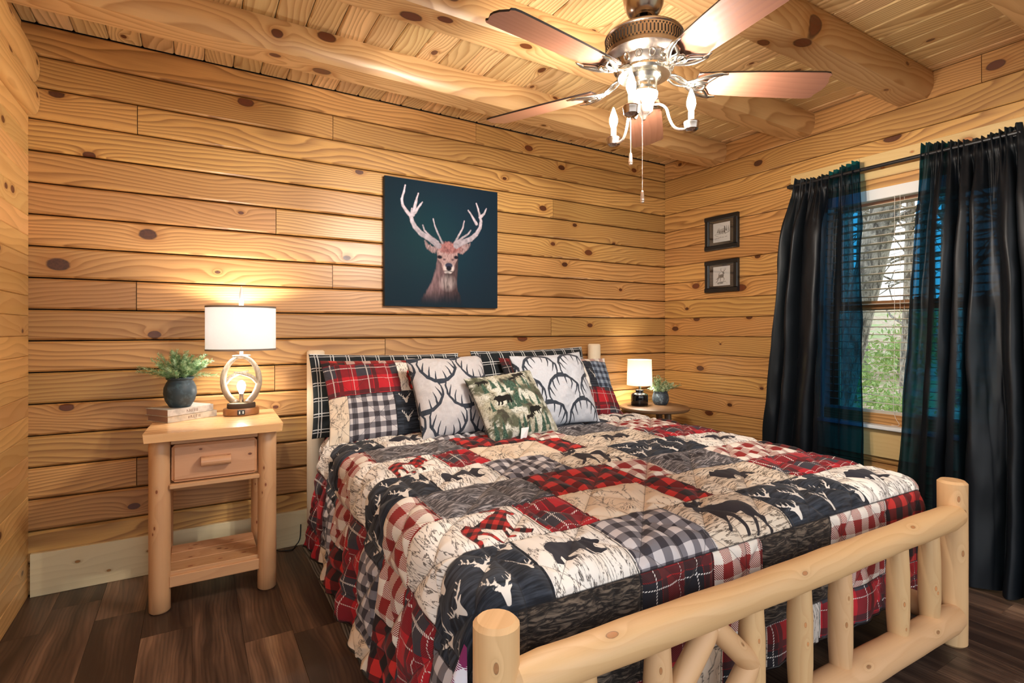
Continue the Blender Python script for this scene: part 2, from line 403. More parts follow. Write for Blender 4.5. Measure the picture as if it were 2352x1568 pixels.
M['bulb_lamp'] = emission('lamp_bulb_glow', (1,.92,.82), LAMP_BULB)
M['bulb_globe'] = emission('night_bulb_glow', (1,.92,.82), GLOBE_BULB)
M['bulb_lamp2'] = emission('small_lamp_bulb_glow', (1,.90,.76), LAMP2_BULB)
def shade(name, col, tr):
    g = NT(name); uvw = g.n('TexCoord').outputs['Object']
    wv = g.noise(g.v('MULTIPLY', uvw, (300.,300.,900.)), 1., 2.)
    c = g.mix(g.mr(wv, .3, .7, 0., .25), col, tuple(.8*a for a in col))
    d = g.n('BsdfDiffuse', {'Color': c}).outputs[0]; t = g.n('BsdfTranslucent', {'Color': c}).outputs[0]
    return g.done(g.n('MixShader', {0: tr, 1: d, 2: t}).outputs[0])
M['shade'] = shade('linen_shade', (.84,.85,.86), .42)
M['shade2'] = shade('white_fabric_shade', (.9,.86,.78), .5)
M['shade_trim'] = simple('taupe_shade_trim', (.20,.165,.135), .8)
M['usb'] = simple('usb_black', (.01,.01,.012), .3)
M['port'] = simple('usb_port_white', (.8,.8,.8), .4)
def antler_mat():
    g = NT('cast_antler'); p = g.n('TexCoord').outputs['Object']; z = g.xyz(p)[2]
    n = g.noise(g.v('MULTIPLY', p, (160.,160.,40.)), 1., 3.)
    c = g.mix(g.f('MULTIPLY', g.mr(z, .20, .07), .75), (.50,.43,.33), (.14,.09,.055)); c = g.mix(g.mr(n, .45, .7, 0., .5), c, (.16,.11,.07))
    return g.done(g.prin(col=c, rough=.4, normal=g.bump(n, .3, .002)))
M['antler'] = antler_mat()
M['bark_dark'] = simple('slice_bark', (.06,.038,.025), .9)
def pot(name, c1, c2):
    g = NT(name); p = g.n('TexCoord').outputs['Object']; n = g.noise(p, 38., 5., .65)
    return g.done(g.prin(col=g.mix(g.mr(n, .5, .72), c1, c2), rough=.5, normal=g.bump(n, .15, .002)))
M['pot'] = pot('slate_pot', (.016,.036,.052), (.045,.09,.12))
M['pot2'] = pot('weathered_pot', (.024,.037,.05), (.16,.22,.26))
M['soil'] = simple('soil', (.03,.02,.013), .95)
def leafmat(name, a, b, tr=.25):
    g = NT(name); n = g.noise(g.n('TexCoord').outputs['Object'], 60., 2.)
    c = g.mix(g.mr(n, .35, .65), a, b); d = g.prin(col=c, rough=.5); t = g.n('BsdfTranslucent', {'Color': c}).outputs[0]
    return g.done(g.n('MixShader', {0: tr, 1: d, 2: t}).outputs[0])
M['fern'] = leafmat('fern_green', (.12,.29,.11), (.56,.74,.48))
M['leaf'] = leafmat('pale_sage_leaf', (.16,.30,.12), (.66,.76,.54))
M['stem'] = simple('plant_stem', (.10,.15,.05), .6)
def bookcloth(name, c):
    g = NT(name); n = g.noise(g.n('TexCoord').outputs['Object'], 45., 4.)
    return g.done(g.prin(col=g.mix(g.mr(n, .35, .7), c, tuple(a*.72 for a in c)), rough=.8))
M['book1'] = bookcloth('faded_grey_cloth', (.50,.47,.43)); M['book2'] = bookcloth('faded_cream_cloth', (.56,.51,.42))
def pages():
    g = NT('old_pages'); z = g.xyz(g.n('TexCoord').outputs['Object'])[2]
    n = g.noise(g.comb(0., 0., g.f('MULTIPLY', z, 1400.)), 1., 1.)
    return g.done(g.prin(col=g.mix(n, (.22,.13,.10), (.42,.28,.22)), rough=.9))
M['pages'] = pages(); M['ink'] = simple('faded_gilt_lettering', (.16,.10,.075), .7); M['label_patch'] = simple('worn_spine_label', (.62,.53,.45), .8)
M['sheet'] = simple('dark_teal_sheet', (.012,.035,.045), .8)

# ---- fabrics: UV in metres, silhouettes from a signed distance attribute
def fabric(name, fn, rough=.85, quilted=True):
    g = NT(name); uv = g.n('UVMap', uv_map='uv').outputs[0]; s = g.xyz(uv)
    col = fn(g, s[0], s[1], uv)
    ed = g.attr('edge'); col = g.mix(g.mr(ed, .0036, .0008, 0., .85), col, (.008,.008,.010))
    if quilted:
        dd = None
        for e in (g.f('ADD', s[0], s[1]), g.f('SUBTRACT', s[0], s[1]), s[0]):
            q = g.f('ABSOLUTE', g.f('SUBTRACT', g.f('FRACT', g.f('DIVIDE', e, .26)), .5)); dd = q if dd is None else g.f('MINIMUM', dd, q)
        col = g.mix(g.mr(dd, .0085, .004, 0., .55), col, (.02,.018,.018))
    wv = g.noise(g.v('MULTIPLY', uv, (900.,900.,1.)), 1., 1.)
    return g.done(g.prin(col=col, rough=rough, sheen=.08, spec=.25, normal=g.bump(wv, .12, .0006)))
def stripe(g, x, p, o=0., duty=.5): return g.f('LESS_THAN', g.f('FRACT', g.f('ADD', g.f('DIVIDE', x, p), o)), duty)
def line(g, x, p, o, hw): return g.f('LESS_THAN', g.f('ABSOLUTE', g.f('SUBTRACT', g.f('FRACT', g.f('ADD', g.f('DIVIDE', x, p), o)), .5)), hw)
def twill(g, x, y, p): return g.f('LESS_THAN', g.f('FRACT', g.f('DIVIDE', g.f('ADD', x, y), p)), .55)
def gingham(p, c0, c1, c2, tw=True):
    def fn(g, x, y, uv):
        a, b = stripe(g, x, p), stripe(g, y, p)
        mid = g.mix(twill(g, x, y, .0065), c0, c2) if tw else c1
        c = g.mix(g.f('MAXIMUM', a, b), c0, mid); c = g.mix(g.f('MULTIPLY', a, b), c, c2)
        return g.mix(g.f('MULTIPLY', g.noise(uv, 40., 3.), .12), c, (.03,.02,.02))
    return fn
M['q_ging_gray'] = fabric('gray_gingham', gingham(.058, (.60,.57,.58), (.19,.18,.20), (.042,.038,.047), False))
M['q_ging_blue'] = fabric('blue_gray_gingham', gingham(.05, (.30,.36,.44), (.11,.145,.20), (.028,.038,.06), False))
M['q_ging_red'] = fabric('red_gingham', gingham(.088, (.80,.74,.66), (.4,.1,.09), (.26,.02,.018)))
M['q_buffalo'] = fabric('red_buffalo_check', gingham(.085, (.55,.03,.025), (.14,.012,.012), (.018,.012,.013), False))
def tartan(base, d1, d2, P=.19, wl=.016):
    def fn(g, x, y, uv):
        a, b = stripe(g, x, P, .1, .42), stripe(g, y, P, .1, .42)
        a2, b2 = stripe(g, x, P, .66, .12), stripe(g, y, P, .66, .12)
        tw = twill(g, x, y, .0055)
        c = g.mix(g.f('MULTIPLY', g.f('MAXIMUM', a, b), g.f('ADD', .45, g.f('MULTIPLY', tw, .35))), base, d1); c = g.mix(g.f('MULTIPLY', a, b), c, d2)
        c = g.mix(g.f('MULTIPLY', g.f('MAXIMUM', a2, b2), .75), c, (.02,.016,.018))
        l = g.f('MAXIMUM', line(g, x, P, .30, wl), line(g, y, P, .30, wl)); l2 = g.f('MAXIMUM', line(g, x, P, .72, wl*.6), line(g, y, P, .72, wl*.6))
        return g.mix(g.f('MULTIPLY', g.f('MAXIMUM', l, g.f('MULTIPLY', l2, .8)), twill(g, x, g.f('MULTIPLY', y, -1.), .0085)), c, (.75,.72,.68))
    return fn
M['q_tartan'] = fabric('red_tartan', tartan((.46,.016,.025), (.08,.012,.018), (.045,.042,.055)))
M['q_tartan_dark'] = fabric('dark_tartan', tartan((.30,.014,.016), (.014,.010,.011), (.018,.017,.022), .165, .012))
M['q_plaid_black'] = fabric('black_windowpane', lambda g, x, y, uv: g.mix(g.f('MAXIMUM', g.f('MAXIMUM', line(g, x, .085, 0., .03), line(g, x, .085, .18, .022)), g.f('MAXIMUM', line(g, y, .085, 0., .03), line(g, y, .085, .18, .022))), (.009,.013,.016), (.60,.62,.62)), quilted=False)
M['q_back'] = fabric('lavender_check_reverse', gingham(.07, (.72,.72,.80), (.4,.2,.35), (.20,.02,.10)), quilted=False)
def barkpat(c0, c1, sx, sy, lo, hi, fill):
    def fn(g, x, y, uv):
        n = g.noise(g.comb(g.f('MULTIPLY', x, sx), g.f('MULTIPLY', y, sy)), 1., 5., .62, .6)
        n2 = g.noise(g.comb(g.f('MULTIPLY', x, sx*.35), g.f('MULTIPLY', y, sy*.3)), 1., 2., .5)
        ln = g.mr(g.f('ABSOLUTE', g.f('SUBTRACT', n, .5)), lo, hi)
        c = g.mix(ln, c1, c0); c = g.mix(g.mr(n2, .52, .8, 0., .38), c, c1)
        sd = g.attr('sdf'); fl = g.attr('fill')
        bf = gingham(.05, (.52,.03,.025), (.2,.015,.014), (.022,.014,.016), False)(g, g.f('ADD', x, y), g.f('SUBTRACT', x, y), uv) if fill else (.02,.02,.028)
        return g.mix(g.mr(sd, .0008, -.0008), c, g.mix(fl, (.026,.026,.036), bf) if fill else (.026,.022,.026))
    return fn
M['q_bark_light'] = fabric('cream_birch_bark', barkpat((.84,.80,.74), (.12,.105,.095), 44., 9., .004, .030, True))
M['q_bark_tan'] = fabric('tan_bark', barkpat((.70,.60,.48), (.10,.075,.055), 9., 60., .004, .045, False))
M['q_bark_gray'] = fabric('gray_bark', barkpat((.38,.36,.37), (.05,.047,.052), 14., 75., .01, .15, False))
M['q_bark_brown'] = fabric('brown_wood_print', barkpat((.15,.115,.085), (.012,.009,.008), 13., 70., .01, .15, False))
def navy(g, x, y, uv):
    n = g.noise(g.comb(g.f('MULTIPLY', x, 9.), g.f('MULTIPLY', y, 90.)), 1., 4., .6)
    return g.mix(g.mr(g.attr('sdf'), .0007, -.0007), g.mix(g.mr(n, .35, .7), (.008,.010,.015), (.045,.055,.075)), (.74,.70,.64))
M['q_deer'] = fabric('charcoal_deer_head_print', navy)
def sketch(g, x, y, uv):
    n = g.noise(uv, 22., 5., .65, .8); ln = g.mr(g.f('ABSOLUTE', g.f('SUBTRACT', n, .52)), .004, .022)
    reg = g.mr(g.noise(uv, 7., 2.), .46, .56)
    c = g.mix(g.f('MULTIPLY', g.f('SUBTRACT', 1., ln), reg), (.74,.62,.48), (.07,.05,.04))
    return g.mix(g.f('MULTIPLY', g.mr(g.attr('sdf'), .002, -.002), .85), c, (.05,.037,.03))
M['q_heads'] = fabric('tan_elk_sketch_print', sketch)
def linen(c):
    def fn(g, x, y, uv):
        n = g.noise(g.comb(g.f('MULTIPLY', x, 40.), g.f('MULTIPLY', y, 700.)), 1., 2.); n2 = g.noise(g.comb(g.f('MULTIPLY', x, 700.), g.f('MULTIPLY', y, 40.)), 1., 2.)
        f = g.f('MULTIPLY', g.f('ADD', n, n2), .5)
        a = g.mix(g.mr(f, .38, .62), tuple(.84*q for q in c), c)
        return g.mix(g.mr(g.attr('sdf'), .0008, -.0008), a, g.mix(g.mr(f, .4, .6), (.022,.028,.04), (.045,.055,.075)))
    return fn
M['linen_antler'] = fabric('warm_gray_antler_linen', linen((.56,.54,.55)), quilted=False); M['linen_antler2'] = fabric('cool_gray_antler_linen', linen((.56,.585,.64)), quilted=False)
def forest(g, x, y, uv):
    n = g.noise(uv, 11., 6., .6, .5); n2 = g.noise(g.v('ADD', uv, (3.,1.,0.)), 7., 3.); n3 = g.noise(uv, 140., 3.)
    c = g.mix(g.mr(n2, .46, .56), (.42,.40,.30), (.10,.11,.07)); c = g.mix(g.mr(n, .48, .56), c, (.62,.62,.54)); c = g.mix(g.mr(n, .44, .38), c, (.055,.05,.035))
    c = g.mix(g.mr(n3, .5, .65, 0., .55), c, (.05,.055,.04))
    c = g.mix(g.mr(g.attr('edge2'), .003, -.003), c, g.mix(g.mr(n3, .4, .6), (.02,.05,.035), (.07,.13,.09)))
    return g.mix(g.mr(g.attr('sdf'), .001, -.001), c, (.008,.007,.006))
M['forest'] = fabric('green_bear_forest_print', forest, quilted=False)
M['tag'] = simple('white_care_tag', (.8,.8,.8), .8)
def curtain_mat():
    g = NT('sheer_navy_satin'); p = g.xyz(g.n('UVMap', uv_map='uv').outputs[0])
    n = g.noise(g.comb(g.f('MULTIPLY', p[0], 25.), g.f('MULTIPLY', p[1], 300.)), 1., 2.)
    body = g.prin(col=(.0045,.006,.0085), rough=.43, spec=.27, aniso=.4, normal=g.bump(n, .12, .001))
    tr = g.n('BsdfTransparent', {'Color': (.012,.215,.43)}).outputs[0]
    lw = g.n('LayerWeight', {'Blend': .35}).outputs['Facing']
    return g.done(g.n('MixShader', {0: g.f('MULTIPLY', g.mr(lw, .10, .62, .70, .10), g.attr('sheer')), 1: body, 2: tr}).outputs[0])
M['curtain'] = curtain_mat()
def glass():
    g = NT('window_glass'); a = g.n('BsdfTransparent', {'Color': (.97,.98,.98)}).outputs[0]; b = g.n('BsdfGlossy', {'Color': (1,1,1), 'Roughness': .0}).outputs[0]
    fr = g.n('Fresnel', {'IOR': 1.45}).outputs[0]
    return g.done(g.n('MixShader', {0: fr, 1: a, 2: b}).outputs[0])
M['glass'] = glass()
def vcol(name, rough=.5, spec=.4):
    g = NT(name); return g.done(g.prin(col=g.attr('paint', out='Color'), rough=rough, spec=spec))
M['print'] = vcol('canvas_print_ink', .75, .12); M['print_bw'] = vcol('pencil_print_ink', .6)
M['canvas_edge'] = simple('canvas_side', (.006,.013,.02), .6)
M['mat_board'] = simple('black_mat_board', (.022,.022,.023), .7)
def treebark():
    g = NT('outdoor_tree_bark'); p = g.n('TexCoord').outputs['Object']
    n = g.noise(g.v('MULTIPLY', p, (3.,3.,1.)), 7., 5., .7, .6)
    return g.done(g.prin(col=g.mix(g.mr(n, .36, .62), (.10,.085,.065), (.52,.47,.38)), rough=.95, normal=g.bump(n, 1., .05)))
M['tree'] = treebark()
def ground():
    g = NT('leaf_litter'); p = g.n('TexCoord').outputs['Object']; n = g.noise(p, .8, 5., .6); n2 = g.noise(p, 6., 4., .7)
    c = g.mix(g.mr(n2, .35, .65), (.30,.20,.11), (.55,.44,.30)); c = g.mix(g.mr(n, .5, .62, 0., .8), c, (.24,.36,.10))
    return g.done(g.prin(col=c, rough=1.))
M['ground'] = ground(); M['shrub'] = leafmat('shrub_leaf', (.16,.28,.06), (.42,.52,.16), .4)
# ------------------------------------------------------------------ room shell
def struct(o): o['kind'] = 'structure'; return o
C = H/18.0
wall_back = struct(obj('wall_back', box(RW-LW+.4, .08, H+.3, ((RW+LW)/2, D+.085, H/2)), M['gap']))
joints = {0:[1.672], 1:[.715], 2:[-.242], 3:[2.322], 5:[.402], 7:[.713], 8:[-.246], 9:[2.306], 10:[1.034], 11:[.395], 14:[-.245], 13:[1.5], 4:[1.36], 16:[.9]}
knots = [(-.198,6.36,.034,2.6),(-.551,7.56,.037,2),(-.556,2.11,.026,1.8),(.249,1.19,.030,1.6),(-.519,12.14,.026),(-.17,9.81,.022),(2.107,.69,.024),(2.403,1.34,.024),(2.231,3.56,.022),(2.528,4.21,.018),(2.665,5.57,.026),(2.432,6.29,.022),(-.256,15.63,.020),(.797,6.72,.020),(-.434,3.94,.022),(.871,3.14,.020),(2.322,5.3,.017),(2.927,4.96,.014),(2.051,10.05,.034),(2.678,9.42,.018),(.112,7.56,.010),(.604,15.3,.028),(-.1,13.4,.012),(3.0,7.45,.014),(.4,12.6,.012),(3.15,.7,.022),(1.9,2.4,.014),(.62,16.4,.014),(2.6,11.6,.013)]
for i in range(18):
    zt = H - i*C; zc = zt - C/2
    cuts = [LW-.03] + joints.get(i, []) + [RW+.02]
    for a, b in zip(cuts[:-1], cuts[1:]):
        L = b-a-.0035; cx = (a+b)/2; off = rng.uniform(-.0018, .0018)
        p = obj('plank', plank(L, C-.0065, .05, .0085), M['wall_pine'], wall_back, (cx, D+off, zc))
        ks = [(k[0]-cx, (H-k[1]*C)-zc, k[2]*.8) for k in knots if int(k[1]) == i and a <= k[0] < b][:3]
        ks = [(x, z, r) for x, z, r in ks]
        if not ks and rng.rand() < .5: ks = [(rng.uniform(-L/2, L/2), rng.uniform(-.05, .05), rng.uniform(.007, .014))]
        ks += [None]*3; wood(p, None, None, *ks[:3])
# right wall, with window opening
WY0, WY1, WZ0, WZ1 = 1.0, 1.92, .66, 2.15
wall_right = struct(obj('wall_right', joinvf(
    box(.08, D-WY1+.1, H+.3, (RW+.085, (D+WY1)/2+.05, H/2)), box(.08, WY0-YF, H+.3, (RW+.085, (WY0+YF)/2, H/2)),
    box(.08, WY1-WY0, WZ0+.1, (RW+.085, (WY0+WY1)/2, (WZ0-.1)/2)), box(.08, WY1-WY0, H-WZ1+.15, (RW+.085, (WY0+WY1)/2, (H+WZ1+.15)/2))), M['gap']))
kr = [(2.38,1.53,.026),(1.517,2.06,.034),(2.935,7.26,.026),(2.519,7.53,.032),(3.149,9.6,.024),(2.927,9.06,.022),(2.892,11.74,.026),(2.616,13.52,.016),(2.808,14.1,.027),(2.383,6.06,.018),(1.05,.55,.03),(2.45,9.03,.02),(2.7,10.4,.008),(2.35,12.5,.012),(3.1,.3,.016)]
for i in range(18):
    zt = H-i*C; zc = zt-C/2
    if zt <= WZ1+.02 and zt-C >= WZ0-.03: segs = [(D-.002, WY1+.02), (WY0-.02, YF)]
    elif i == 0: segs = [(D-.002, 1.108), (1.108, YF)]
    else: segs = [(D-.002, YF)]
    for a, b in segs:
        L = a-b-.003; cy = (a+b)/2
        p = obj('plank', plank(L, C-.0035, .05, .0045), M['wall_pine'], wall_right, (RW+rng.uniform(-.0015,.0015), cy, zc), (0,0,-PI/2))
        ks = [(cy-k[0], (H-k[1]*C)-zc, k[2]*.8) for k in kr if int(k[1]) == i and b <= k[0] < a][:3]
        if not ks and rng.rand() < .5: ks = [(rng.uniform(-L/2, L/2), rng.uniform(-.05, .05), rng.uniform(.007, .014))]
        ks += [None]*3; wood(p, None, rng.uniform(.35, .95), *ks[:3])
# left wall: narrow boards, two round log courses on top
wall_left = struct(obj('wall_left', box(.08, D-.6, H+.3, (LW-.085, (D+.6)/2, H/2)), M['gap']))
zb = 0.
n = 24; pw = 2.234/n
for i in range(n):
    o = obj('plank', plank(D-.6, pw-.0012, .045, .003), M['left_pine'], wall_left, (LW, (D+.6)/2, (i+.5)*pw), (0,0,PI/2))
    L = D-.6
    ks = [((D-.05-rng.uniform(0,.5))-(D+.6)/2, rng.uniform(-.03,.03), rng.uniform(.008,.016)), (rng.uniform(-L/2,L/2), rng.uniform(-.03,.03), .012)] if i % 3 == 1 else [None, None]
    wood(o, None, rng.uniform(.2,.8), *ks)
def half_log(h, bulge, back):
    pts = [(back, -h/2)]
    for k in range(13):
        a = -PI/2 + PI*k/12
        pts.append((-(bulge)*max(0, math.cos(a))**.55*1.0, math.sin(a)*h/2*.985))
    pts.append((back, h/2)); return pts
for zc, hh in ((2.234+.0765, .153), (2.387+.0745, .149)):
    L = D-.6; v = extrude(half_log(hh, .042, .05), L)
    o = obj('log_course', v, M['left_pine'], wall_left, (LW, (D+.6)/2-.004, zc), (0,0,PI/2), auto=40)
    wood(o, None, .62, (L/2-.12, .03, .018), (L/2-.05, -.035, .011), (L/2-.45, 0, .012))
o = obj('plank', plank(D-.6, H-2.537, .045, .003), M['left_pine'], wall_left, (LW-.025, (D+.6)/2, (H+2.537)/2), (0,0,PI/2)); wood(o, None, .45, ((D-.6)/2-.03, -.01, .022))
# ceiling boards (run from the back wall towards the viewer)
ceiling = struct(obj('ceiling', box(RW-LW+.3, D-YF+.2, .05, ((RW+LW)/2, (D+YF)/2, H+.075)), M['gap']))
cw = .1357; x = -.628-.1357
while x < RW:
    x1 = x+cw; L = D-YF
    if x < LW-.03: a, b = LW-.03, x1
    else: a, b = x, min(x1, RW+.02)
    if b-a > .01:
        o = obj('ceiling_board', plank(L, b-a-.003, .045, .006), M['ceil_pine'], ceiling, ((a+b)/2, (D+YF)/2, H+rng.uniform(0,.0015)), (PI/2, 0, PI/2))
        ks = [(L/2-rng.uniform(.05, L-.1), rng.uniform(-.045,.045), rng.uniform(.008,.02)) for _ in range(3)]
        wood(o, None, None, *ks)
    x = x1
# beams: peeled logs with a flat underside, each a thing of its own
def beam_poly(w, h):
    pts = [(-w*.5-.004, h), (-w*.5-.011, h*.75), (-w*.5-.012, h*.52), (-w*.5-.006, h*.30), (-w*.5+.006, h*.12), (-w*.5+.018, 0)]
    return pts + [(-y, z) for y, z in pts[::-1]]
beams = [(2.745, 'ceiling log beam closest to the wall with the deer picture', [(.55,.0,.028),(.33,-.05,.017),(1.9,.01,.012)]),
         (2.07, 'second ceiling log beam from the wall with the deer picture, behind the fan', [(.77,.0,.03),(.9,-.05,.02),(1.3,-.05,.02)]),
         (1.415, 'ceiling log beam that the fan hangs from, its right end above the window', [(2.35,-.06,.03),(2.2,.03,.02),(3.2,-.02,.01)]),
         (.755, 'ceiling log beam cut off by the top right corner of the photo, nearest the camera', [])]
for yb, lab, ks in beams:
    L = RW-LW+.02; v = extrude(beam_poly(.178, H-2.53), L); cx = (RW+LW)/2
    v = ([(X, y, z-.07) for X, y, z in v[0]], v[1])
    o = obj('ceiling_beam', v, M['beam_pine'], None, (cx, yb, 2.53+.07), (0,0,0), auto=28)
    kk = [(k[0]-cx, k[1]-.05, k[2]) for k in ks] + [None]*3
    wood(o, None, .15 if abs(yb-1.415) < .1 else .45, *kk[:3]); tag(o, lab, 'beam', 'log beams under the ceiling')  # fan beam toned darker and redder: its shade is put into the wood colour
# floor of laminate planks
floor = struct(obj('floor', box(RW-LW+.3, D-YF+.2, .05, ((RW+LW)/2, (D+YF)/2, -.031)), M['gap']))
pwid = .178; k = -7
tone_pick = {(5,): .95}
while True:
    a = .53 + pwid*k
    if a > RW: break
    a0, b0 = max(a, LW-.02), min(a+pwid, RW+.02)
    k += 1
    if b0-a0 < .01: continue
    y = YF - rng.uniform(0, 1.0)
    if abs(a-.352) < .02: y = 2.313-1.22*3
    if abs(a-.174) < .02: y = 2.345-1.22*3
    while y < D:
        y0, y1 = max(y, YF), min(y+1.22, D)
        if y1-y0 > .02:
            o = obj('floor_plank', plank(y1-y0-.0006, b0-a0-.0006, .01, .0007), M['floor'], floor, ((a0+b0)/2, (y0+y1)/2, 0), (-PI/2, 0, PI/2))
            t = rng.choice([.05,.12,.2,.28,.36,.45,.55,.62,.75])
            if abs(a-.53) < .02: t = .93
            if abs(a-3.022) < .02: t = .86
            if a > .75: t = rng.choice([.16,.25,.33,.42])
            if abs(a-3.022) < .02: t = .84
            wood(o, None, t, (rng.uniform(-.5,.5), rng.uniform(-.06,.06), rng.uniform(.006,.018)))
        y += 1.22
# skirting
bb = struct(obj('baseboard_back', plank(RW-LW-.02, .20, .02, .002), M['white_pine'], None, ((RW+LW)/2, D-.021, .1))); wood(bb, None, .5, (-1.9,.03,.006), (-1.78,-.04,.005), (-1.62,.02,.006))
br = struct(obj('baseboard_right', plank(D-YF-.05, .14, .02, .002), M['casing_pine'], None, (RW-.021, (D+YF)/2-.02, .07), (0,0,-PI/2))); wood(br)
# window
window_1 = struct(empty('window_1', (RW, (WY0+WY1)/2, WZ0)))
wx, wy, wz = window_1.location
def wpart(name, vf, mat, parent=None, loc=(0,0,0), rot=(0,0,0), **k):
    return obj(name, vf, mat, parent or window_1, loc, rot, **k)
OW, OH = WY1-WY0, WZ1-WZ0
def cas(L, w, loc, rot, ks=()):
    o = wpart('casing_board', plank(L, w, .02, .002), M['casing_pine'], None, loc, rot); wood(o, None, .5, *(list(ks)+[None]*3)[:3]); return o
cas(OW+.40, .14, (-.021, 0, OH+.065), (0,0,-PI/2), [(.3,.02,.014),(-.1,-.02,.006),(.05,.03,.005)])
for s in (-1, 1): cas(OH-.005+.01, .20, (-.021, s*(OW/2+.1), OH/2-.005), Matrix(((0,1,0),(0,0,1),(1,0,0))).to_euler(), [(.2,.02,.01)])
cas(OW+.40, .16, (-.021, 0, -.095), (0,0,-PI/2), [(.03,.02,.01),(.08,-.04,.012)])
for s in (-1, 1): wpart('jamb', box(.16, .02, OH, (.06, s*(OW/2-.0), OH/2)), M['white_paint'])
wpart('head_jamb', box(.16, OW, .02, (.06, 0, OH)), M['casing_pine'])
wpart('sill', box(.22, OW+.04, .022, (.045, 0, .005), .004), M['white_paint'])
def sashf(name, z0, z1, xo):
    t = .05; h = z1-z0
    f = wpart(name, joinvf(box(.035, OW-.04, t, (xo, 0, z0+t/2)), box(.035, OW-.04, t, (xo, 0, z1-t/2)), box(.035, t, h-2*t, (xo, -(OW/2-.04), (z0+z1)/2)), box(.035, t, h-2*t, (xo, OW/2-.04, (z0+z1)/2))), M['sash'])
    wood(f); wpart('pane', box(.004, OW-.14, h-2*t, (xo, 0, (z0+z1)/2)), M['glass'], f)
    return f
sashf('upper_sash', .70, OH-.105, .12); sashf('lower_sash', .03, .755, .08)
wpart('sash_lock', box(.03, .05, .02, (.075, -.05, .76), .004), M['rod'])
# blind
blind = empty('window_blind', (RW+.03, (WY0+WY1)/2, WZ0)); tag(blind, 'white slatted window blind lowered between the dark curtains', 'blind')
obj('headrail', box(.06, OW-.03, .085, (0, 0, OH-.09), .004), M['white_paint'], blind)
for i in range(28):
    z = OH-.165-i*.0456
    obj('slat', box(.048, OW-.035, .0032), M['slat'], blind, (0, 0, z), (0, math.radians(4), 0))
obj('bottom_rail', box(.05, OW-.035, .018, (0,0,.085), .003), M['slat'], blind)
for dy in (.02, -.30, .33):
    for dx in (-.026, .026):
        obj('ladder_cord', tube([(dx, dy, OH-.13), (dx, dy, .08)], .0011, 5), M['cord'], blind)
obj('pull_cord', tube(smooth_path([(-.032, .045, OH-.13), (-.034, .045, .5), (-.034, .05, .12), (-.036, .02, .03), (-.036, .06, .022)]), .0013, 5), M['cord'], blind)
# ------------------------------------------------------------------ outdoors beyond the window
gx = np.linspace(RW+.4, 60, 40); gy = np.linspace(-20, 45, 40); V = []; Fc = []
for i, a in enumerate(gx):
    for b in gy: V.append((a, b, -.55 + .075*(a-RW) + .5*(fbm(np.array(a*.3), np.array(b*.3))-.4)))
for i in range(39):
    for j in range(39): Fc.append((i*40+j, (i+1)*40+j, (i+1)*40+j+1, i*40+j+1))
g = struct(obj('ground', (V, Fc), M['ground'], smooth=True)); tag(g, 'leaf strewn hillside outside the window')
def tree(x, y, r, h, lean, label, nb=7, seed=0, group=None):
    rr = np.random.RandomState(seed); t = empty('tree', (x, y, -.55+.075*(x-RW)-.25)); tag(t, label, 'tree', group)
    pts = [(lean[0]*s*h, lean[1]*s*h, s*h) for s in np.linspace(0,1,12)]
    obj('trunk', tube(pts, [r*(1.25-.3*min(1,s*4)-.35*s) for s in np.linspace(0,1,12)], 20), M['tree'], t, smooth=True)
    parts = []
    for i in range(nb):
        s = rr.uniform(.18, .75); b = Vector((lean[0]*s*h, lean[1]*s*h, s*h)); a = rr.uniform(0, 2*PI); ln = rr.uniform(.8, 2.2)
        d = Vector((math.cos(a), math.sin(a), rr.uniform(.1,.8)))
        q = [b]; 
        for k in range(5): q.append(q[-1] + (d + Vector(rr.uniform(-.4,.4,3)))*ln/5)
        parts.append(tube(q, [r*.22*(1-.17*k)+.004 for k in range(6)], 6))
        for k in range(2, 6):
            e = q[k] + (d + Vector(rr.uniform(-1.2,1.2,3)))*.5
            parts.append(tube([q[k], (q[k]+e)/2+Vector(rr.uniform(-.08,.08,3)), e], [.012, .008, .004], 5))
    if parts: obj('branches', joinvf(*parts), M['tree'], t)['kind'] = 'stuff'
    return t
tree(5.75, 3.28, .155, 7, (.0, -.24), 'thick rough barked tree trunk nearest the window', 3, 1)
tree(9.5, 3.95, .07, 8, (.01, -.02), 'slim pale tree trunk right of the thick trunk outside', 8, 2)
tree(10.5, 3.6, .16, 9, (-.01, .01), 'tree trunk with bare branches seen beside the right curtain edge', 9, 3)
for i, (a, b, r) in enumerate([(13,6.3,.14),(15,5.4,.12),(17,8.6,.16),(19,7.2,.15),(22,11.,.18),(12.5,7.6,.12),(24,9.3,.2),(16,3.6,.14),(20,4.6,.15),(14,2.6,.13)]):
    tree(a, b, r, 9, (rng.uniform(-.02,.02), rng.uniform(-.02,.02)), 'bare distant tree on the hillside beyond the window', 8, 10+i, 'distant trees on the hillside')
for i, (a, b, s) in enumerate([(8.2,3.6,.9),(10,4.9,1.1),(12.5,5.3,1.3),(9.2,2.6,1.),(14.5,7.8,1.5),(11,6.6,1.2),(17,6.5,1.8)]):
    rr = np.random.RandomState(50+i); P = []
    for k in range(500):
        d = rr.normal(0,1,3); d /= np.linalg.norm(d); c = d*rr.uniform(.3,1)*np.array([.6,.6,.5])*s + np.array([0,0,.5*s]); u = rr.normal(0,1,3); u /= np.linalg.norm(u); w = np.cross(u, d); e = .055*s
        P.append(([tuple(c-u*e), tuple(c+w*e*.5), tuple(c+u*e), tuple(c-w*e*.5)], [(0,1,2,3)]))
    sh = empty('shrub', (a, b, -.55+.075*(a-RW)-.1)); tag(sh, 'low green shrub growing on the slope outside', 'shrub', 'shrubs outside the window')
    obj('leaves', joinvf(*P), M['shrub'], sh)['kind'] = 'stuff'
    obj('stem', tube([(0,0,-.3),(0,0,.5*s)], .02, 6), M['tree'], sh)
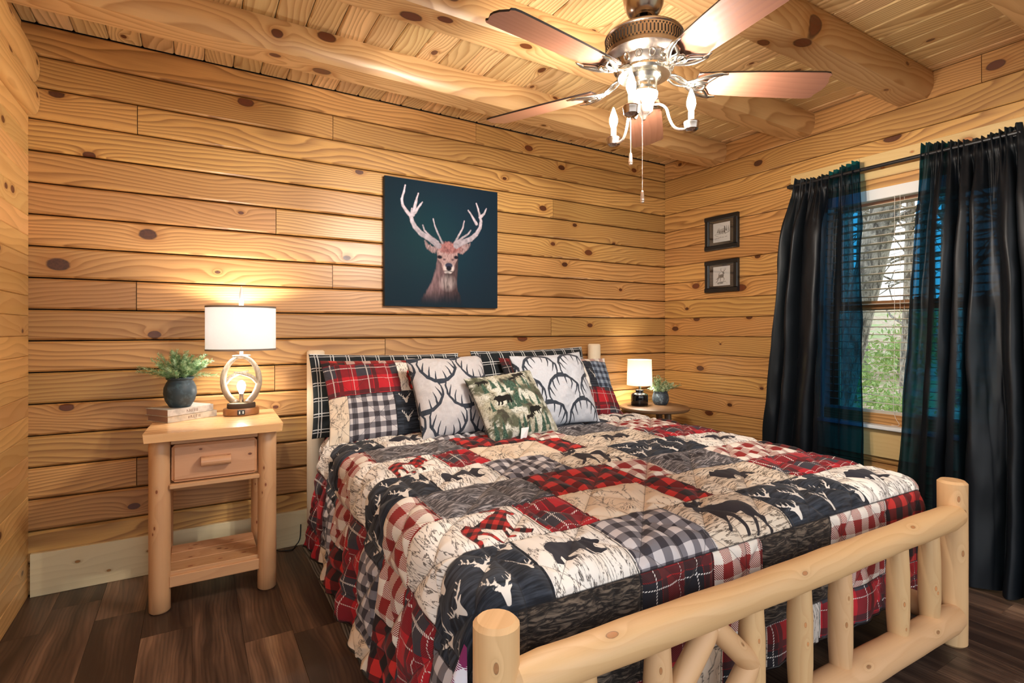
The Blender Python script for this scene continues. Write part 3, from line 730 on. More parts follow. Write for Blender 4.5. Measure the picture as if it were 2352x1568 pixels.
# ------------------------------------------------------------------ bed
BA = -math.radians(1.36); BO = (.5345, .954, 0)
bed = empty('log_bed', BO, BA); tag(bed, 'peeled log bed frame with spindled footboard in front of the patchwork quilt', 'bed')
def lg(name, p, q, r, seed, lump=.03, e=0, mat='log', tone=.5, ks=(), seg=20, label=None):
    loc, rot, L = along(p, q); o = obj(name, log(L, r, 0, e, lump, seg, seed), M[mat], bed, loc, rot, auto=34)
    wood(o, None, tone, *(list(ks)+[None]*3)[:3])
    if label: o['label'] = label
    return o
BW = 2.044
lg('post', (0,0,0), (0,0,.645), .049, 1, .012, 0, 'log', .75, [(.25,-.02,.007)])
lg('post', (BW,0,0), (BW,0,.645), .049, 2, .012, 0, 'log', .6, [(.2,-.03,.012),(.05,-.02,.008),(.26,.0,.007)])
lg('post', (.02,2.27,0), (.02,2.27,1.12), .049, 3, .01, 0, 'log_white', .6, label='pale headboard post')
lg('post', (BW+.01,2.27,0), (BW+.01,2.27,1.13), .049, 4, .01, 0, 'log_white', .6, [(.42,-.02,.008)], label='pale headboard post')
for z, r in ((.95,.045), (.35,.05)): lg('headboard_rail', (.02,2.27,z), (BW+.01,2.27,z), r, int(z*100), .03, 0, 'log_white')
for i in range(9):
    x = .22+.2*i; lg('headboard_spindle', (x,2.27,.33), (x,2.27,.93), .03, 40+i, .02, .05, 'log_white')
lg('top_rail', (.02,-.022,.515), (BW-.02,-.022,.515), .046, 7, .055, .05, 'log', .62, [(-.75,.02,.011),(-.05,-.01,.008),(.6,.01,.009)], 24)
lg('bottom_rail', (.02,-.018,.125), (BW-.03,-.018,.125), .053, 8, .03, .05, 'log', .55, [(.3,.0,.008),(.75,-.02,.008),(-.4,.02,.007)], 24)
for i, t in enumerate((.215, .444, .80, 1.024, 1.24, 1.60, 1.83)):
    lg('spindle', (t,-.01,.095), (t,-.01,.530), .0355, 20+i, .012, .19, 'log', .35+.07*(i % 3), [(rng.uniform(-.12,.12),-.01,.0055),(rng.uniform(-.12,.12),-.02,.004)])
for a, b in (((.622,-.02,.475), (.475,-.02,.315)), ((.622,-.02,.475), (.79,-.02,.315)), ((.475,-.02,.335), (.622,-.02,.165)), ((.79,-.02,.335), (.622,-.02,.165)) ):
    p, q = Vector(a), Vector(b); lg('brace', p, q, .030, int(a[0]*100+b[0]*10), .02, .03, 'log', .55, [(.0,-.01,.006)])
for x in (.15, BW-.15): lg('side_rail', (x,.02,.17), (x,2.25,.17), .045, int(x*50), .02, 0, 'log', .7)
mt = obj('mattress', box(1.90, 2.00, .29, (1.03, 1.215, .445), .05), M['sheet'], None, BO, (0,0,BA)); tag(mt, 'mattress in a dark teal sheet under the quilt', 'mattress')

# ---- patchwork quilt
G = .0045
aL, aR, bF = .085, 1.975, .165           # where the quilt turns down (bed coordinates)
A0, A1, B0, B1 = -.49, 2.52, -.33, 2.03
na, nb = int(round((A1-A0)/G))+1, int(round((B1-B0)/G))+1
a1 = np.linspace(A0, A1, na); b1 = np.linspace(B0, B1, nb)
AA, BB = np.meshgrid(a1, b1, indexing='ij')
rows = {}
ka, kb, kc = [], [], []
rowA = [(-.52,'q_heads'),(-.42,'q_ging_gray'),(-.17,'q_deer'),(.21,'q_bark_light:bear'),(.48,'q_ging_gray'),(.79,'q_bark_tan:moose'),(1.15,'q_deer'),(1.62,'q_bark_light:bear'),(2.0,'q_ging_red'),(2.2,'q_buffalo')]
rowB = [(-.52,'q_tartan'),(-.12,'q_bark_light:rmoose'),(.35,'q_tartan'),(.53,'q_heads'),(.90,'q_buffalo'),(1.05,'q_bark_tan:bear'),(1.54,'q_tartan'),(2.0,'q_ging_blue'),(2.25,'q_bark_gray')]
rowC = [(-.52,'q_buffalo'),(-.30,'q_ging_red'),(.11,'q_bark_gray'),(.53,'q_buffalo'),(.94,'q_ging_red'),(1.12,'q_bark_gray:paw'),(1.55,'q_ging_red'),(1.96,'q_buffalo'),(2.3,'q_tartan')]
rowF = [(-.52,'q_tartan'),(-.14,'q_deer'),(.10,'q_bark_brown'),(.48,'q_tartan_dark'),(.76,'q_ging_red'),(.98,'q_bark_brown:paw'),(1.36,'q_ging_red'),(1.72,'q_buffalo'),(2.1,'q_tartan')]
rowG = [(-.52,'q_tartan'),(.0,'q_tartan_dark'),(.40,'q_tartan_dark'),(.50,'q_heads'),(.80,'q_tartan_dark'),(.88,'q_bark_tan'),(1.0,'q_tartan_dark'),(1.22,'q_bark_light'),(1.3,'q_tartan'),(1.7,'q_tartan_dark'),(2.0,'q_bark_tan')]
layout = []
for k in range(-2, 9):
    lo, hi = .08+.243*k, .08+.243*(k+1)
    if k == -1: lo = -.20; 
    if k == -2: lo, hi = -9, -.20
    r = rowG if k == -2 else rowF if k == -1 else (rowA, rowB, rowC)[k % 3]
    for i, (u0, m) in enumerate(r):
        u1 = r[i+1][0] if i+1 < len(r) else 9
        if i == 0: u0 = -9
        layout.append((u0, u1, lo, hi, m))
qm = []; pid = np.zeros(AA.shape, int)-1; mi = np.zeros(AA.shape, int); sdf = np.full(AA.shape, 1.); fill = np.zeros(AA.shape); edge = np.full(AA.shape, 1.)
sn = lambda v, o: np.round((v-o)/G)*G+o if abs(v) < 8 else v
for n, (u0, u1, v0, v1, m) in enumerate(layout):
    u0, u1, v0, v1 = sn(u0, A0), sn(u1, A0), sn(v0, B0), sn(v1, B0)
    s = (AA >= u0-1e-6) & (AA <= u1+1e-6) & (BB >= v0-1e-6) & (BB <= v1+1e-6)
    if not s.any(): continue
    base, _, mot = m.partition(':')
    if base not in qm: qm.append(base)
    e = np.minimum(np.minimum(AA[s]-u0, u1-AA[s]), np.minimum(BB[s]-v0, v1-BB[s])); edge[s] = np.minimum(edge[s], np.maximum(e, 0))
    own = (AA >= u0-1e-6) & (AA < u1-1e-6) & (BB >= v0-1e-6) & (BB < v1-1e-6); mi[own] = qm.index(base)
    X, Y = AA[s], BB[s]; d = np.full(X.shape, 1.); cu, cv = (max(u0,-.5)+min(u1,2.5))/2, (v0+v1)/2
    if mot in ('bear', 'moose', 'rmoose'):
        sc = .175 if mot == 'bear' else .19; sg = -1 if (mot == 'bear' and cu > .9) else 1
        if mot == 'rmoose': cu = .21; sc = .185
        if mot == 'moose': cu = (u0+u1)/2; sg = -1
        fnm = m_bear if mot == 'bear' else m_moose
        cy = cv - (.045 if mot == 'bear' else .068)
        d = fnm((X-cu)/sc*sg, (Y-cy)/sc)*sc
        fill[s] = 1. if mot == 'rmoose' else 0.
    elif mot == 'paw':
        for px, py in ((cu-.08, cv-.03), (cu+.07, cv-.02)): d = np.minimum(d, m_paw((X-px)/.11, (Y-py)/.11)*.11)
    elif base == 'q_deer':
        sc = .088; j = 0
        for px in np.arange(max(u0,-.5)+.06, min(u1,2.5)-.02, .098):
            for py in np.arange(v0+.012+(.06 if j % 2 else 0)-.0, v1-.05, .108):
                w = (np.abs(X-px) < .075) & (np.abs(Y-py-.045) < .085)
                d[w] = np.minimum(d[w], m_deer((X[w]-px)/sc, (Y[w]-py)/sc)*sc)
            j += 1
    elif base == 'q_heads':
        for q, px in enumerate(np.arange(max(u0,-.5)+.08, min(u1,2.5)-.03, .14)):
            py = v0+.05+.05*(q % 2) if v0 > -5 else -.31
            d = np.minimum(d, m_elk((X-px)/.13, (Y-py)/.13)*.13)
    sdf[s] = np.where(own[s], d, np.minimum(sdf[s], 1.))
# surface
da = np.maximum(0, aL-AA); dr = np.maximum(0, AA-aR); db = np.maximum(0, bF-BB)
dx = da+dr; d = np.hypot(dx, db); R = .075
ang = np.minimum(d/R, PI/2); ext = np.maximum(0, d-R*PI/2)
out = R*np.sin(ang); drop = R*(1-np.cos(ang))+ext
wx_ = np.where(d > 0, dx/np.maximum(d,1e-6), 0); wb_ = np.where(d > 0, db/np.maximum(d,1e-6), 0)
side = wx_**2
fold = np.sin(BB*17+1.5*np.sin(BB*5.1))*.014 + np.sin(BB*31+2)*.006
corner = np.sin(np.arctan2(wb_, wx_+1e-9)*8.0)*.045*np.clip(4*wx_*wb_, 0, 1)
out = out + np.clip(ext/.35, 0, 1.4)*(side*(.045+fold) + corner)
ffold = (np.sin(AA*13)*.006)*np.clip(ext/.3, 0, 1)*(wb_**2); out = out+ffold
sgn = np.where(AA < 1, -1, 1)
PX = np.clip(AA, aL, aR) + sgn*wx_*out; PY = np.maximum(BB, bF) - wb_*out
crown = .045*np.clip((BB-.1)/1.1, 0, 1)**.7*np.clip(1-((AA-1.03)/1.25)**4, 0, 1)
ZT = .632 + crown
# quilting: puffs between diamond stitch lines and seams
L1 = np.abs(((AA+BB)/.26) % 1-.5)*.26*.707; L2 = np.abs(((AA-BB)/.26) % 1-.5)*.26*.707; L3 = np.abs((AA/.26) % 1-.5)*.26
q = np.minimum.reduce([L1, L2, L3, edge*1.3+.002])
puff = .018*(1-np.exp(-(q/.024)**1.2))
wr = (fbm(AA*9+3, BB*7, 3)-.45)*.013 + (fbm(AA*38, BB*24+7, 2)-.4)*.0055
PZ = ZT - drop
gz = (puff+wr)
nz = np.cos(ang); PZ = PZ + gz*nz; PX = PX + sgn*wx_*gz*np.sin(ang)*1.3; PY = PY - wb_*gz*np.sin(ang)*.8
PZ = np.maximum(PZ, .02)
# keep the cloth clear of the log posts and the rail
for cx_, cy_ in ((0.,0.), (BW,0.)):
    vx, vy = PX-cx_, PY-cy_; rr_ = np.hypot(vx, vy); hit = rr_ < .060; fct = np.where(hit, .060/np.maximum(rr_,1e-4), 1); PX = cx_+vx*fct; PY = cy_+vy*fct
inb = (PX > -.03) & (PX < BW+.03) & (PY < .062); PY = np.where(inb, .062+(PY-.062)*.05, PY)
V = np.stack([PX, PY, PZ], -1).reshape(-1, 3).astype(np.float32)
ii = np.arange(na*nb).reshape(na, nb); Q = np.stack([ii[:-1,:-1], ii[1:,:-1], ii[1:,1:], ii[:-1,1:]], -1).reshape(-1, 4)
def gridmesh(name, V, Q, mats, midx, uv, attrs):
    me = bpy.data.meshes.new(name); nf = len(Q)
    me.vertices.add(len(V)); me.vertices.foreach_set('co', V.astype(np.float32).ravel())
    me.loops.add(nf*4); me.loops.foreach_set('vertex_index', Q.astype(np.int32).ravel())
    me.polygons.add(nf); me.polygons.foreach_set('loop_start', np.arange(0, nf*4, 4, dtype=np.int32))
    for m in mats: me.materials.append(m)
    me.polygons.foreach_set('material_index', midx.astype(np.int32)); me.polygons.foreach_set('use_smooth', np.ones(nf, bool))
    ul = me.uv_layers.new(name='uv'); ul.data.foreach_set('uv', uv[Q.ravel()].astype(np.float32).ravel())
    for k, v in attrs.items():
        if v.ndim == 1: at = me.attributes.new(k, 'FLOAT', 'POINT'); at.data.foreach_set('value', v.astype(np.float32))
        else: at = me.attributes.new(k, 'FLOAT_COLOR', 'POINT'); at.data.foreach_set('color', v.astype(np.float32).ravel())
    me.update(); me.validate(); return me
uvq = np.stack([AA, BB], -1).reshape(-1, 2)
me = gridmesh('quilt', V, Q, [M[k] for k in qm], mi[:-1,:-1].ravel(), uvq, dict(sdf=sdf.ravel(), fill=fill.ravel(), edge=edge.ravel()))
quilt = link(bpy.data.objects.new('quilt', me), None, BO, (0,0,BA)); tag(quilt, 'red, black and cream patchwork quilt of plaids, bears and deer spread on the bed', 'quilt')
# bound hem, a darker edge along the cloth
hem = [Vector(V[ii[0, j]]) for j in range(0, nb, 8)]
hem = [Vector(V[ii[i, 0]]) for i in range(na-1, -1, -8)] + hem
ho = obj('hem_binding', tube(hem, .0045, 6), M['black'], quilt, smooth=True); ho['label'] = 'black bound hem'

nt_ = 24; tt, ss = np.meshgrid(np.linspace(0,1,nt_), np.linspace(0,1,nt_), indexing='ij')
Lf = np.array([-.045,.06,.575])[None,None]*(1-tt[...,None]) + np.array([-.150,.115,.24])[None,None]*tt[...,None]
Rt = np.array([-.043,.05,.572])[None,None]*(1-tt[...,None]) + np.array([-.060,-.005,.235])[None,None]*tt[...,None]
Pc = Lf*(1-ss[...,None]) + Rt*ss[...,None]; Pc[...,0] -= .03*np.sin(PI*ss)*tt+.006*np.sin(ss*9)*tt; Pc[...,1] -= .02*np.sin(PI*ss)*tt
ij = np.arange(nt_*nt_).reshape(nt_, nt_); Qp = np.stack([ij[:-1,:-1], ij[1:,:-1], ij[1:,1:], ij[:-1,1:]], -1).reshape(-1, 4)
fo = link(bpy.data.objects.new('turned_corner', gridmesh('turned_corner', Pc.reshape(-1,3), Qp, [M['q_back']], np.zeros(len(Qp)), np.stack([(ss*.13*tt+tt*.2).ravel(), (tt*.36-ss*.1*tt).ravel()], -1), dict(edge=np.full(nt_*nt_, 1.), sdf=np.full(nt_*nt_, 1.)))), quilt); fo['label'] = 'lavender checked reverse side of the quilt'
# ---- pillows and cushions
def pillow(name, w, h, t, loc, lean, yaw, roll, mats, layout, label, cat, group=None, res=.0045, sag=.05, seed=0, motifs=None, extra=None):
    n, m = int(w/res)+1, int(h/res)+1
    S, U = np.meshgrid(np.linspace(-1, 1, n), np.linspace(-1, 1, m), indexing='ij')
    px = w/2*S*(1-sag*(1-U**2)*np.abs(S)**2); pz = h/2*U*(1-sag*1.2*(1-S**2)*np.abs(U)**2)
    th = t/2*((1-np.abs(S)**2.6)*(1-np.abs(U)**2.6))**.55
    wr = (fbm(S*w*8+seed*3.1, U*h*8+seed, 3)-.45)*.03*(.3+((1-np.abs(S))*(1-np.abs(U)))**.4)
    rad = np.abs(S)**4+np.abs(U)**4
    pk = .006*np.sin(np.arctan2(U, S)*26+seed)*np.clip(rad-.35, 0, 1)*np.clip(1.05-np.maximum(np.abs(S),np.abs(U)), 0, 1)*6
    py = -(th+(wr+pk)*np.where(th > .004, 1, .15))
    uv = np.stack([(S*.5+.5)*w, (U*.5+.5)*h], -1).reshape(-1, 2)
    X, Y = uv[:,0], uv[:,1]; sd = np.full(X.shape, 1.); ed = np.full(X.shape, 1.); fi = np.zeros(X.shape); e2 = np.full(X.shape, 1.)
    midx = np.zeros((n-1, m-1), int); Xg, Yg = X.reshape(n, m), Y.reshape(n, m)
    names = []
    for (u0,u1,v0,v1,mm) in layout:
        base, _, mot = mm.partition(':'); names += [base] if base not in names else []
        u0, u1, v0, v1 = u0*w, u1*w, v0*h, v1*h
        cs = (Xg[:-1,:-1] >= u0-res*.5) & (Xg[:-1,:-1] < u1-res*.5) & (Yg[:-1,:-1] >= v0-res*.5) & (Yg[:-1,:-1] < v1-res*.5); midx[cs] = names.index(base)
        s = (X >= u0) & (X <= u1) & (Y >= v0) & (Y <= v1); e = np.minimum(np.minimum(X-u0, u1-X), np.minimum(Y-v0, v1-Y)); ed[s] = np.minimum(ed[s], e[s])
        if base == 'q_deer':
            j = 0
            for px_ in np.arange(u0+.06, u1, .085):
                for py_ in np.arange(v0+.02+(.05 if j % 2 == 0 else 0), v1-.05, .105):
                    q_ = s & (np.abs(X-px_) < .06) & (np.abs(Y-py_-.04) < .07); sd[q_] = np.minimum(sd[q_], m_deer((X[q_]-px_)/.075, (Y[q_]-py_)/.075)*.075)
                j += 1
        if mot == 'rmoose': sd[s] = m_moose((X[s]-(u0+u1)/2)/.2, (Y[s]-v0-.03)/.2)*.2; fi[s] = 1
        if base == 'q_heads':
            for k_, py_ in enumerate((v0+.03, v0+.15)): sd[s] = np.minimum(sd[s], m_elk((X[s]-(u0+u1)/2)/.11, (Y[s]-py_)/.11)*.11)
    if motifs: sd, e2 = motifs(X, Y, w, h, sd, e2)
    F = np.stack([px, py, pz+h/2], -1).reshape(-1, 3); Bk = np.stack([px, -py*.9, pz+h/2], -1).reshape(-1, 3)
    ij = np.arange(n*m).reshape(n, m); Qf = np.stack([ij[:-1,:-1], ij[1:,:-1], ij[1:,1:], ij[:-1,1:]], -1).reshape(-1, 4)
    Qb = Qf[:, ::-1] + n*m
    VV = np.concatenate([F, Bk]); QQ = np.concatenate([Qf, Qb]); mi2 = np.concatenate([midx.ravel(), np.zeros(len(Qb), int)])
    two = lambda a: np.concatenate([a, a if a is not sd else np.full(a.shape, 1.)])
    me = gridmesh(name, VV, QQ, [M[k] for k in names], mi2, np.concatenate([uv, uv]), dict(sdf=two(sd), edge=two(ed), fill=two(fi), edge2=two(e2)))
    o = link(bpy.data.objects.new(name, me)); o.matrix_world = T(*loc) @ Rz(yaw) @ Rx(-lean) @ Ry(roll)
    tag(o, label, cat, group); return o
R_ = math.radians
sham2 = [(0,.115,0,.51,'q_heads'),(.115,.40,0,.51,'q_ging_gray'),(.40,.66,0,.51,'q_deer'),(.66,1.01,0,.51,'q_bark_light'),(0,.45,.51,.92,'q_tartan'),(.45,.78,.51,.92,'q_bark_light:rmoose'),(.78,1.01,.51,.92,'q_ging_gray'),(0,.14,.92,1.01,'q_buffalo'),(.14,1.01,.92,1.01,'q_ging_red')]
sham7 = [(0,.16,.5,1.01,'q_tartan_dark'),(.16,.42,.62,1.01,'q_bark_gray'),(.16,.42,.5,.62,'q_bark_light'),(.42,.72,.44,.92,'q_bark_light'),(.72,.80,.44,.92,'q_deer'),(.80,1.01,.44,.92,'q_ging_blue'),(.42,1.01,.92,1.01,'q_ging_red'),(0,1.01,0,.44,'q_tartan')]
P1 = pillow('pillow', .90, .47, .12, (.985, 2.93, .655), R_(20), BA, R_(1), None, [(0,1.01,0,1.01,'q_plaid_black')], 'black and white windowpane plaid pillow against the left headboard post', 'pillow', None, .012, .035, 1)
P6 = pillow('pillow', .90, .47, .12, (1.985, 2.91, .665), R_(20), BA, R_(-1), None, [(0,1.01,0,1.01,'q_plaid_black')], 'black plaid pillow at the back on the right, only its top edge showing', 'pillow', None, .012, .035, 2)
P2 = pillow('pillow', .88, .49, .14, (1.02, 2.735, .655), R_(32), BA, R_(0), None, sham2, 'patchwork pillow sham with red tartan and gray gingham at the left of the bed', 'pillow', None, .0045, .05, 3)
P7 = pillow('pillow', .86, .44, .14, (2.085, 2.73, .665), R_(30), BA, R_(2), None, sham7, 'patchwork pillow sham with blue gingham over magenta tartan, rightmost on the bed', 'pillow', None, .0045, .05, 4)
def antlers(inv):
    def fn(X, Y, w, h, sd, e2):
        seg = []
        for s in (1,-1):
            seg += chain([(0,.0),(s*.035,.004),(s*.075,.03),(s*.102,.075),(s*.103,.125),(s*.088,.155)], .0115, .0025)
            for a, b, c in (((.03,.003),(.026,.035),(.022,.062)), ((.066,.022),(.06,.062),(.046,.095)), ((.096,.062),(.082,.098),(.068,.128))):
                seg += chain([(s*a[0],a[1]),(s*b[0],b[1]),(s*c[0],c[1])], .0062, .0015)
        seg += [(-.012,-.004,.012,.012,-.004,.012)]
        r = 0
        for cy in np.arange(-.17, h+.1, .155):
            for cx in np.arange(-.2+(.115 if r % 2 else 0), w+.2, .23):
                q_ = (np.abs(X-cx) < .13) & (np.abs(Y-(cy+.07)) < .12)
                if not q_.any(): continue
                yy = Y[q_]-cy
                if inv: yy = .15-yy
                sd[q_] = np.minimum(sd[q_], sd_caps(X[q_]-cx, yy, seg))
            r += 1
        return sd, e2
    return fn
P3 = pillow('throw_cushion', .47, .47, .17, (1.235, 2.56, .672), R_(28), BA+R_(3), R_(-1), None, [(0,1.01,0,1.01,'linen_antler')], 'gray linen cushion printed with upright antlers, left of the green bear cushion', 'cushion', None, .0032, .05, 5, antlers(False))
P4 = pillow('throw_cushion', .50, .46, .17, (1.845, 2.475, .678), R_(26), BA-R_(3), R_(-2), None, [(0,1.01,0,1.01,'linen_antler2')], 'gray linen cushion printed with hanging antlers, right of the green bear cushion', 'cushion', None, .0032, .05, 6, antlers(True))
def bears(X, Y, w, h, sd, e2):
    for cx, cy, s, f in ((.13,.19,.095,-1),(.30,.10,.085,1),(.25,.075,.05,1),(.31,.34,.085,1),(.25,.325,.05,1),(.06,.33,.06,-1)):
        sd = np.minimum(sd, m_bear((X-cx)/s*f, (Y-cy)/s)*s)
    rr = np.random.RandomState(4)
    for cy in (.02,.16,.27):
        for k in range(11):
            cx = rr.uniform(.02,.38); hh = rr.uniform(.06,.10); ww = hh*.19; y0 = cy+rr.uniform(-.02,.02)
            for q_ in range(3):
                e2 = np.minimum(e2, sd_poly(X, Y, [(cx-ww*(1-.25*q_), y0+hh*.28*q_), (cx+ww*(1-.25*q_), y0+hh*.28*q_), (cx, y0+hh*(.55+.225*q_))]))
    return sd, e2
P5 = pillow('throw_cushion', .44, .41, .16, (1.50, 2.345, .665), R_(37), BA+R_(2), R_(-5), None, [(0,1.01,0,1.01,'forest')], 'small green forest cushion with black bears, front and centre', 'cushion', None, .0032, .05, 7, bears)
tg = obj('care_tag', ([(-.03,0,0),(.012,0,.004),(.03,-.03,.045),(-.012,-.024,.05),(-.03,.001,0),(.012,.001,.004),(.03,-.029,.045),(-.012,-.023,.05)], [(0,1,2,3),(7,6,5,4),(0,4,5,1),(1,5,6,2),(2,6,7,3),(3,7,4,0)]), M['tag'], P5, (-.045,-.05,-.012)); tg['label'] = 'white care tag'
# ------------------------------------------------------------------ left nightstand
NX, NY = .0885, 2.965
ns = empty('nightstand', (NX, NY, 0)); tag(ns, 'cedar log nightstand with one drawer and a lower shelf, left of the bed', 'nightstand')
def wp(name, vf, mat, par, loc, rot=(0,0,0), tone=.5, ks=(), **k):
    o = obj(name, vf, M[mat], par, loc, rot, **k); wood(o, None, tone, *(list(ks)+[None]*3)[:3]); return o
for i, (x, y) in enumerate(((-.2155,-.165),(.2155,-.165),(-.2155,.165),(.2155,.165))):
    loc, rot, L = along((x,y,0), (x,y,.765)); wp('leg', log(L, .0415, 0, 0, .012, 20, 60+i), 'cedar', ns, loc, rot, .62, [(rng.uniform(-.2,.25),-.02,.0045),(rng.uniform(-.2,.2),-.03,.0045),(rng.uniform(-.2,.2),-.01,.0035)], auto=50)
ed = [(-.27,-.283),(-.2,-.280),(-.1,-.283),(0,-.278),(.1,-.275),(.2,-.272),(.262,-.270),(.275,-.262),(.283,0),(.29,.255),(-.245,.255),(-.272,-.27)]
v = prism(ed, .763, .80); v = ([(x*(1.0 if z > .78 else .985), y*(1. if z > .78 else .985), z-.78) for x, y, z in v[0]], v[1])
wp('table_top', v, 'cedar_top', ns, (0,0,.78), tone=.7)
wp('drawer_rail', box(.35,.03,.035,(0,0,0),.003), 'cedar', ns, (0,-.165,.748)); wp('drawer_rail', box(.36,.05,.022,(0,0,0),.004), 'cedar', ns, (0,-.175,.548))
for s in (-1,1): wp('side_panel', box(.33,.018,.22,(0,0,0),.002), 'cedar', ns, (s*.2155,0,.655), (0,0,PI/2))
wp('back_panel', box(.36,.015,.22), 'cedar', ns, (0,.165,.655))
dr = wp('drawer', joinvf(box(.342,.018,.165,(0,0,0),.012), box(.30,.28,.12,(0,.15,-.01))), 'cedar', ns, (0,-.180,.647), tone=.55, ks=[(-.06,.045,.004),(.14,.0,.005)])
hn = [(-.021,0)]+[(-.021*math.cos(PI*k/8), -.022-.02*math.sin(PI*k/8)) for k in range(9)]+[(.021,0)]
h = extrude([(b, a) for a, b in hn], .118); wp('handle', h, 'cedar', dr, (.0,-.009,.0), tone=.7, ks=[(-.05,.0,.004),(.05,0,.004)])
for i in range(3): wp('shelf_board', box(.36,.108,.022,(0,0,0),.003), 'cedar', ns, (0,-.12+.112*i,.158), tone=.5+.1*i, ks=[(.12-.1*i,.02,.006),(-.1,-.02,.006),(.02+.03*i,.0,.005)])
wp('shelf_rail', box(.36,.022,.05,(0,0,0),.003), 'cedar', ns, (0,-.178,.128), tone=.62); wp('shelf_rail', box(.36,.022,.05,(0,0,0),.003), 'cedar', ns, (0,.165,.128))
# ------------------------------------------------------------------ antler lamp
LX, LY, LZ = .213, 3.075, .8005
lamp = empty('table_lamp', (LX, LY, LZ), .05); tag(lamp, 'antler table lamp with wide linen drum shade on the left nightstand', 'lamp')
bs = wp('base', lathe([(.078,0),(.084,.004),(.084,.032),(.081,.036),(0,.036)], 40, 1, .72), 'sash', lamp, (0,0,0), auto=40)
obj('usb_socket', box(.034,.012,.026,(0,0,0),.002), M['usb'], bs, (-.008,-.058,.019)); 
for dx in (-.008, .008): obj('port', box(.005,.004,.013), M['port'], bs, (-.008+dx,-.0645,.019))
sl = obj('wood_slice', lathe([(.064,.036),(.067,.040),(.066,.058),(.062,.061),(0,.061)], 36, 1, .72), [M['bark_dark']], lamp, auto=40)
obj('slice_top', lathe([(.0,.0),(.058,.0),(.058,.0025),(0,.0025)], 32, 1, .72, False), M['white_pine'], sl, (0,0,.0595))
def ant(pts, r0, r1, n=8):
    P = smooth_path(pts, n); k = len(P); return tube(P, [r0+(r1-r0)*(i/(k-1))**2.2 for i in range(k)], 12)
for s, yy in ((1,-.012),(-1,.012)):
    main = ant([(s*.030,yy*1.5,.066),(s*.060,yy,.10),(s*.080,yy,.155),(s*.076,yy,.22),(s*.045,yy*1.2,.275),(s*.005,yy*1.6,.300),(-s*.045,yy*1.8,.303)], .0168, .0045)
    tine = ant([(s*.076,yy,.16),(s*.045,yy*1.5,.195),(s*.0,yy*2.2,.213),(-s*.038,yy*2.6,.222)], .0115, .003)
    burr = lathe([(.012,.058),(.022,.062),(.021,.070),(.014,.078)], 14)
    burr = xf(burr, T(s*.030, yy*1.5, .0))
    obj('antler', joinvf(main, tine, burr), M['antler'], lamp, smooth=True)
obj('socket', lathe([(.010,.060),(.011,.062),(.011,.108),(0,.110)], 16), M['metal_dark'], lamp, auto=40)
obj('bulb', lathe([(.008,.108),(.012,.118),(.019,.135),(.021,.150),(.016,.167),(.006,.176),(0,.177)], 16), M['bulb_globe'], lamp, smooth=True)
obj('stem', lathe([(.010,.29),(.009,.33),(.006,.345),(.006,.42),(.014,.425),(.014,.45),(0,.452)], 12), M['white_paint'], lamp, auto=40)
sx, sy = .164, .128
sh = obj('lamp_shade', lathe([(1-.004/.18,.565-.006),(1,.565-.006),(1,.332),(1-.004/.18,.332),(1-.004/.18,.559)], 56, sx, sy, False), M['shade'], lamp, auto=40)
for z in (.332,.550): obj('shade_trim', lathe([(1.004,z),(1.008,z),(1.008,z+.009),(1.004,z+.009),(1.004,z)], 56, sx, sy, False), M['shade_trim'], sh, auto=40)
for a in (0, 2*PI/3, 4*PI/3): obj('shade_spider', tube([(0,0,.545),(sx*.985*math.cos(a), sy*.985*math.sin(a), .548)], .002, 6), M['white_paint'], sh)
obj('bulb', lathe([(.012,.452),(.014,.458),(.024,.475),(.029,.495),(.025,.515),(.012,.527),(0,.529)], 18), M['bulb_lamp'], lamp, smooth=True)
obj('finial', joinvf(lathe([(.009,.555),(.011,.560),(.011,.572),(.0125,.58),(.009,.625),(.005,.65),(.0015,.664),(0,.665)], 12), tube([(0,0,.529),(0,0,.558)], .003, 6)), M['white_paint'], lamp, auto=50)
# ------------------------------------------------------------------ books and fern
def book(name, L, Wd, t, loc, rz, mat, label, seed):
    b = empty(name, loc, rz); tag(b, label, 'book', 'books under the dark pot')
    c = .0022
    obj('cover', joinvf(box(L, Wd, c, (0,0,c/2)), box(L, Wd, c, (0,0,t-c/2)), box(L, c*1.6, t, (0,-Wd/2+.001,t/2), .0012)), M[mat], b)
    obj('page_block', box(L-.008, Wd-.009, t-2*c-.0006, (0,.0012,t/2)), M['pages'], b)
    rr = np.random.RandomState(seed); P = []
    obj('spine_label', box(L*.30, .0006, t*.62, (L*.02, -Wd/2-.0002, t/2)), M['label_patch'], b)
    x = -L*.1
    while x < L*.14:
        hgt = t*.42; P.append(box(.0022, .0006, hgt, (x, -Wd/2-.0006, t/2))); 
        if rr.rand() < .7: P.append(xf(box(.0018, .0006, hgt*1.05), T(x+.005, -Wd/2-.0006, t/2) @ Ry(rr.uniform(-.7,.7))))
        if rr.rand() < .5: P.append(box(.006, .0006, .0018, (x+.003, -Wd/2-.0006, t/2+rr.choice([-1,0,1])*hgt*.42)))
        x += rr.uniform(.011,.015)
    obj('spine_lettering', joinvf(*P), M['ink'], b)
    return b
book('book', .245, .165, .030, (-.045, 3.10, .8005), R_(33), 'book2', 'cream clothbound book lying flat on the nightstand, bottom of two', 1)
book('book', .235, .16, .032, (-.055, 3.085, .8313), R_(36), 'book1', 'gray clothbound book lying on the cream book under the dark pot', 2)
PX_, PY_, PZ_ = -.055, 3.055, .8640
pl = empty('potted_plant', (PX_, PY_, PZ_)); tag(pl, 'feathery green fern in a round slate pot standing on two books', 'plant')
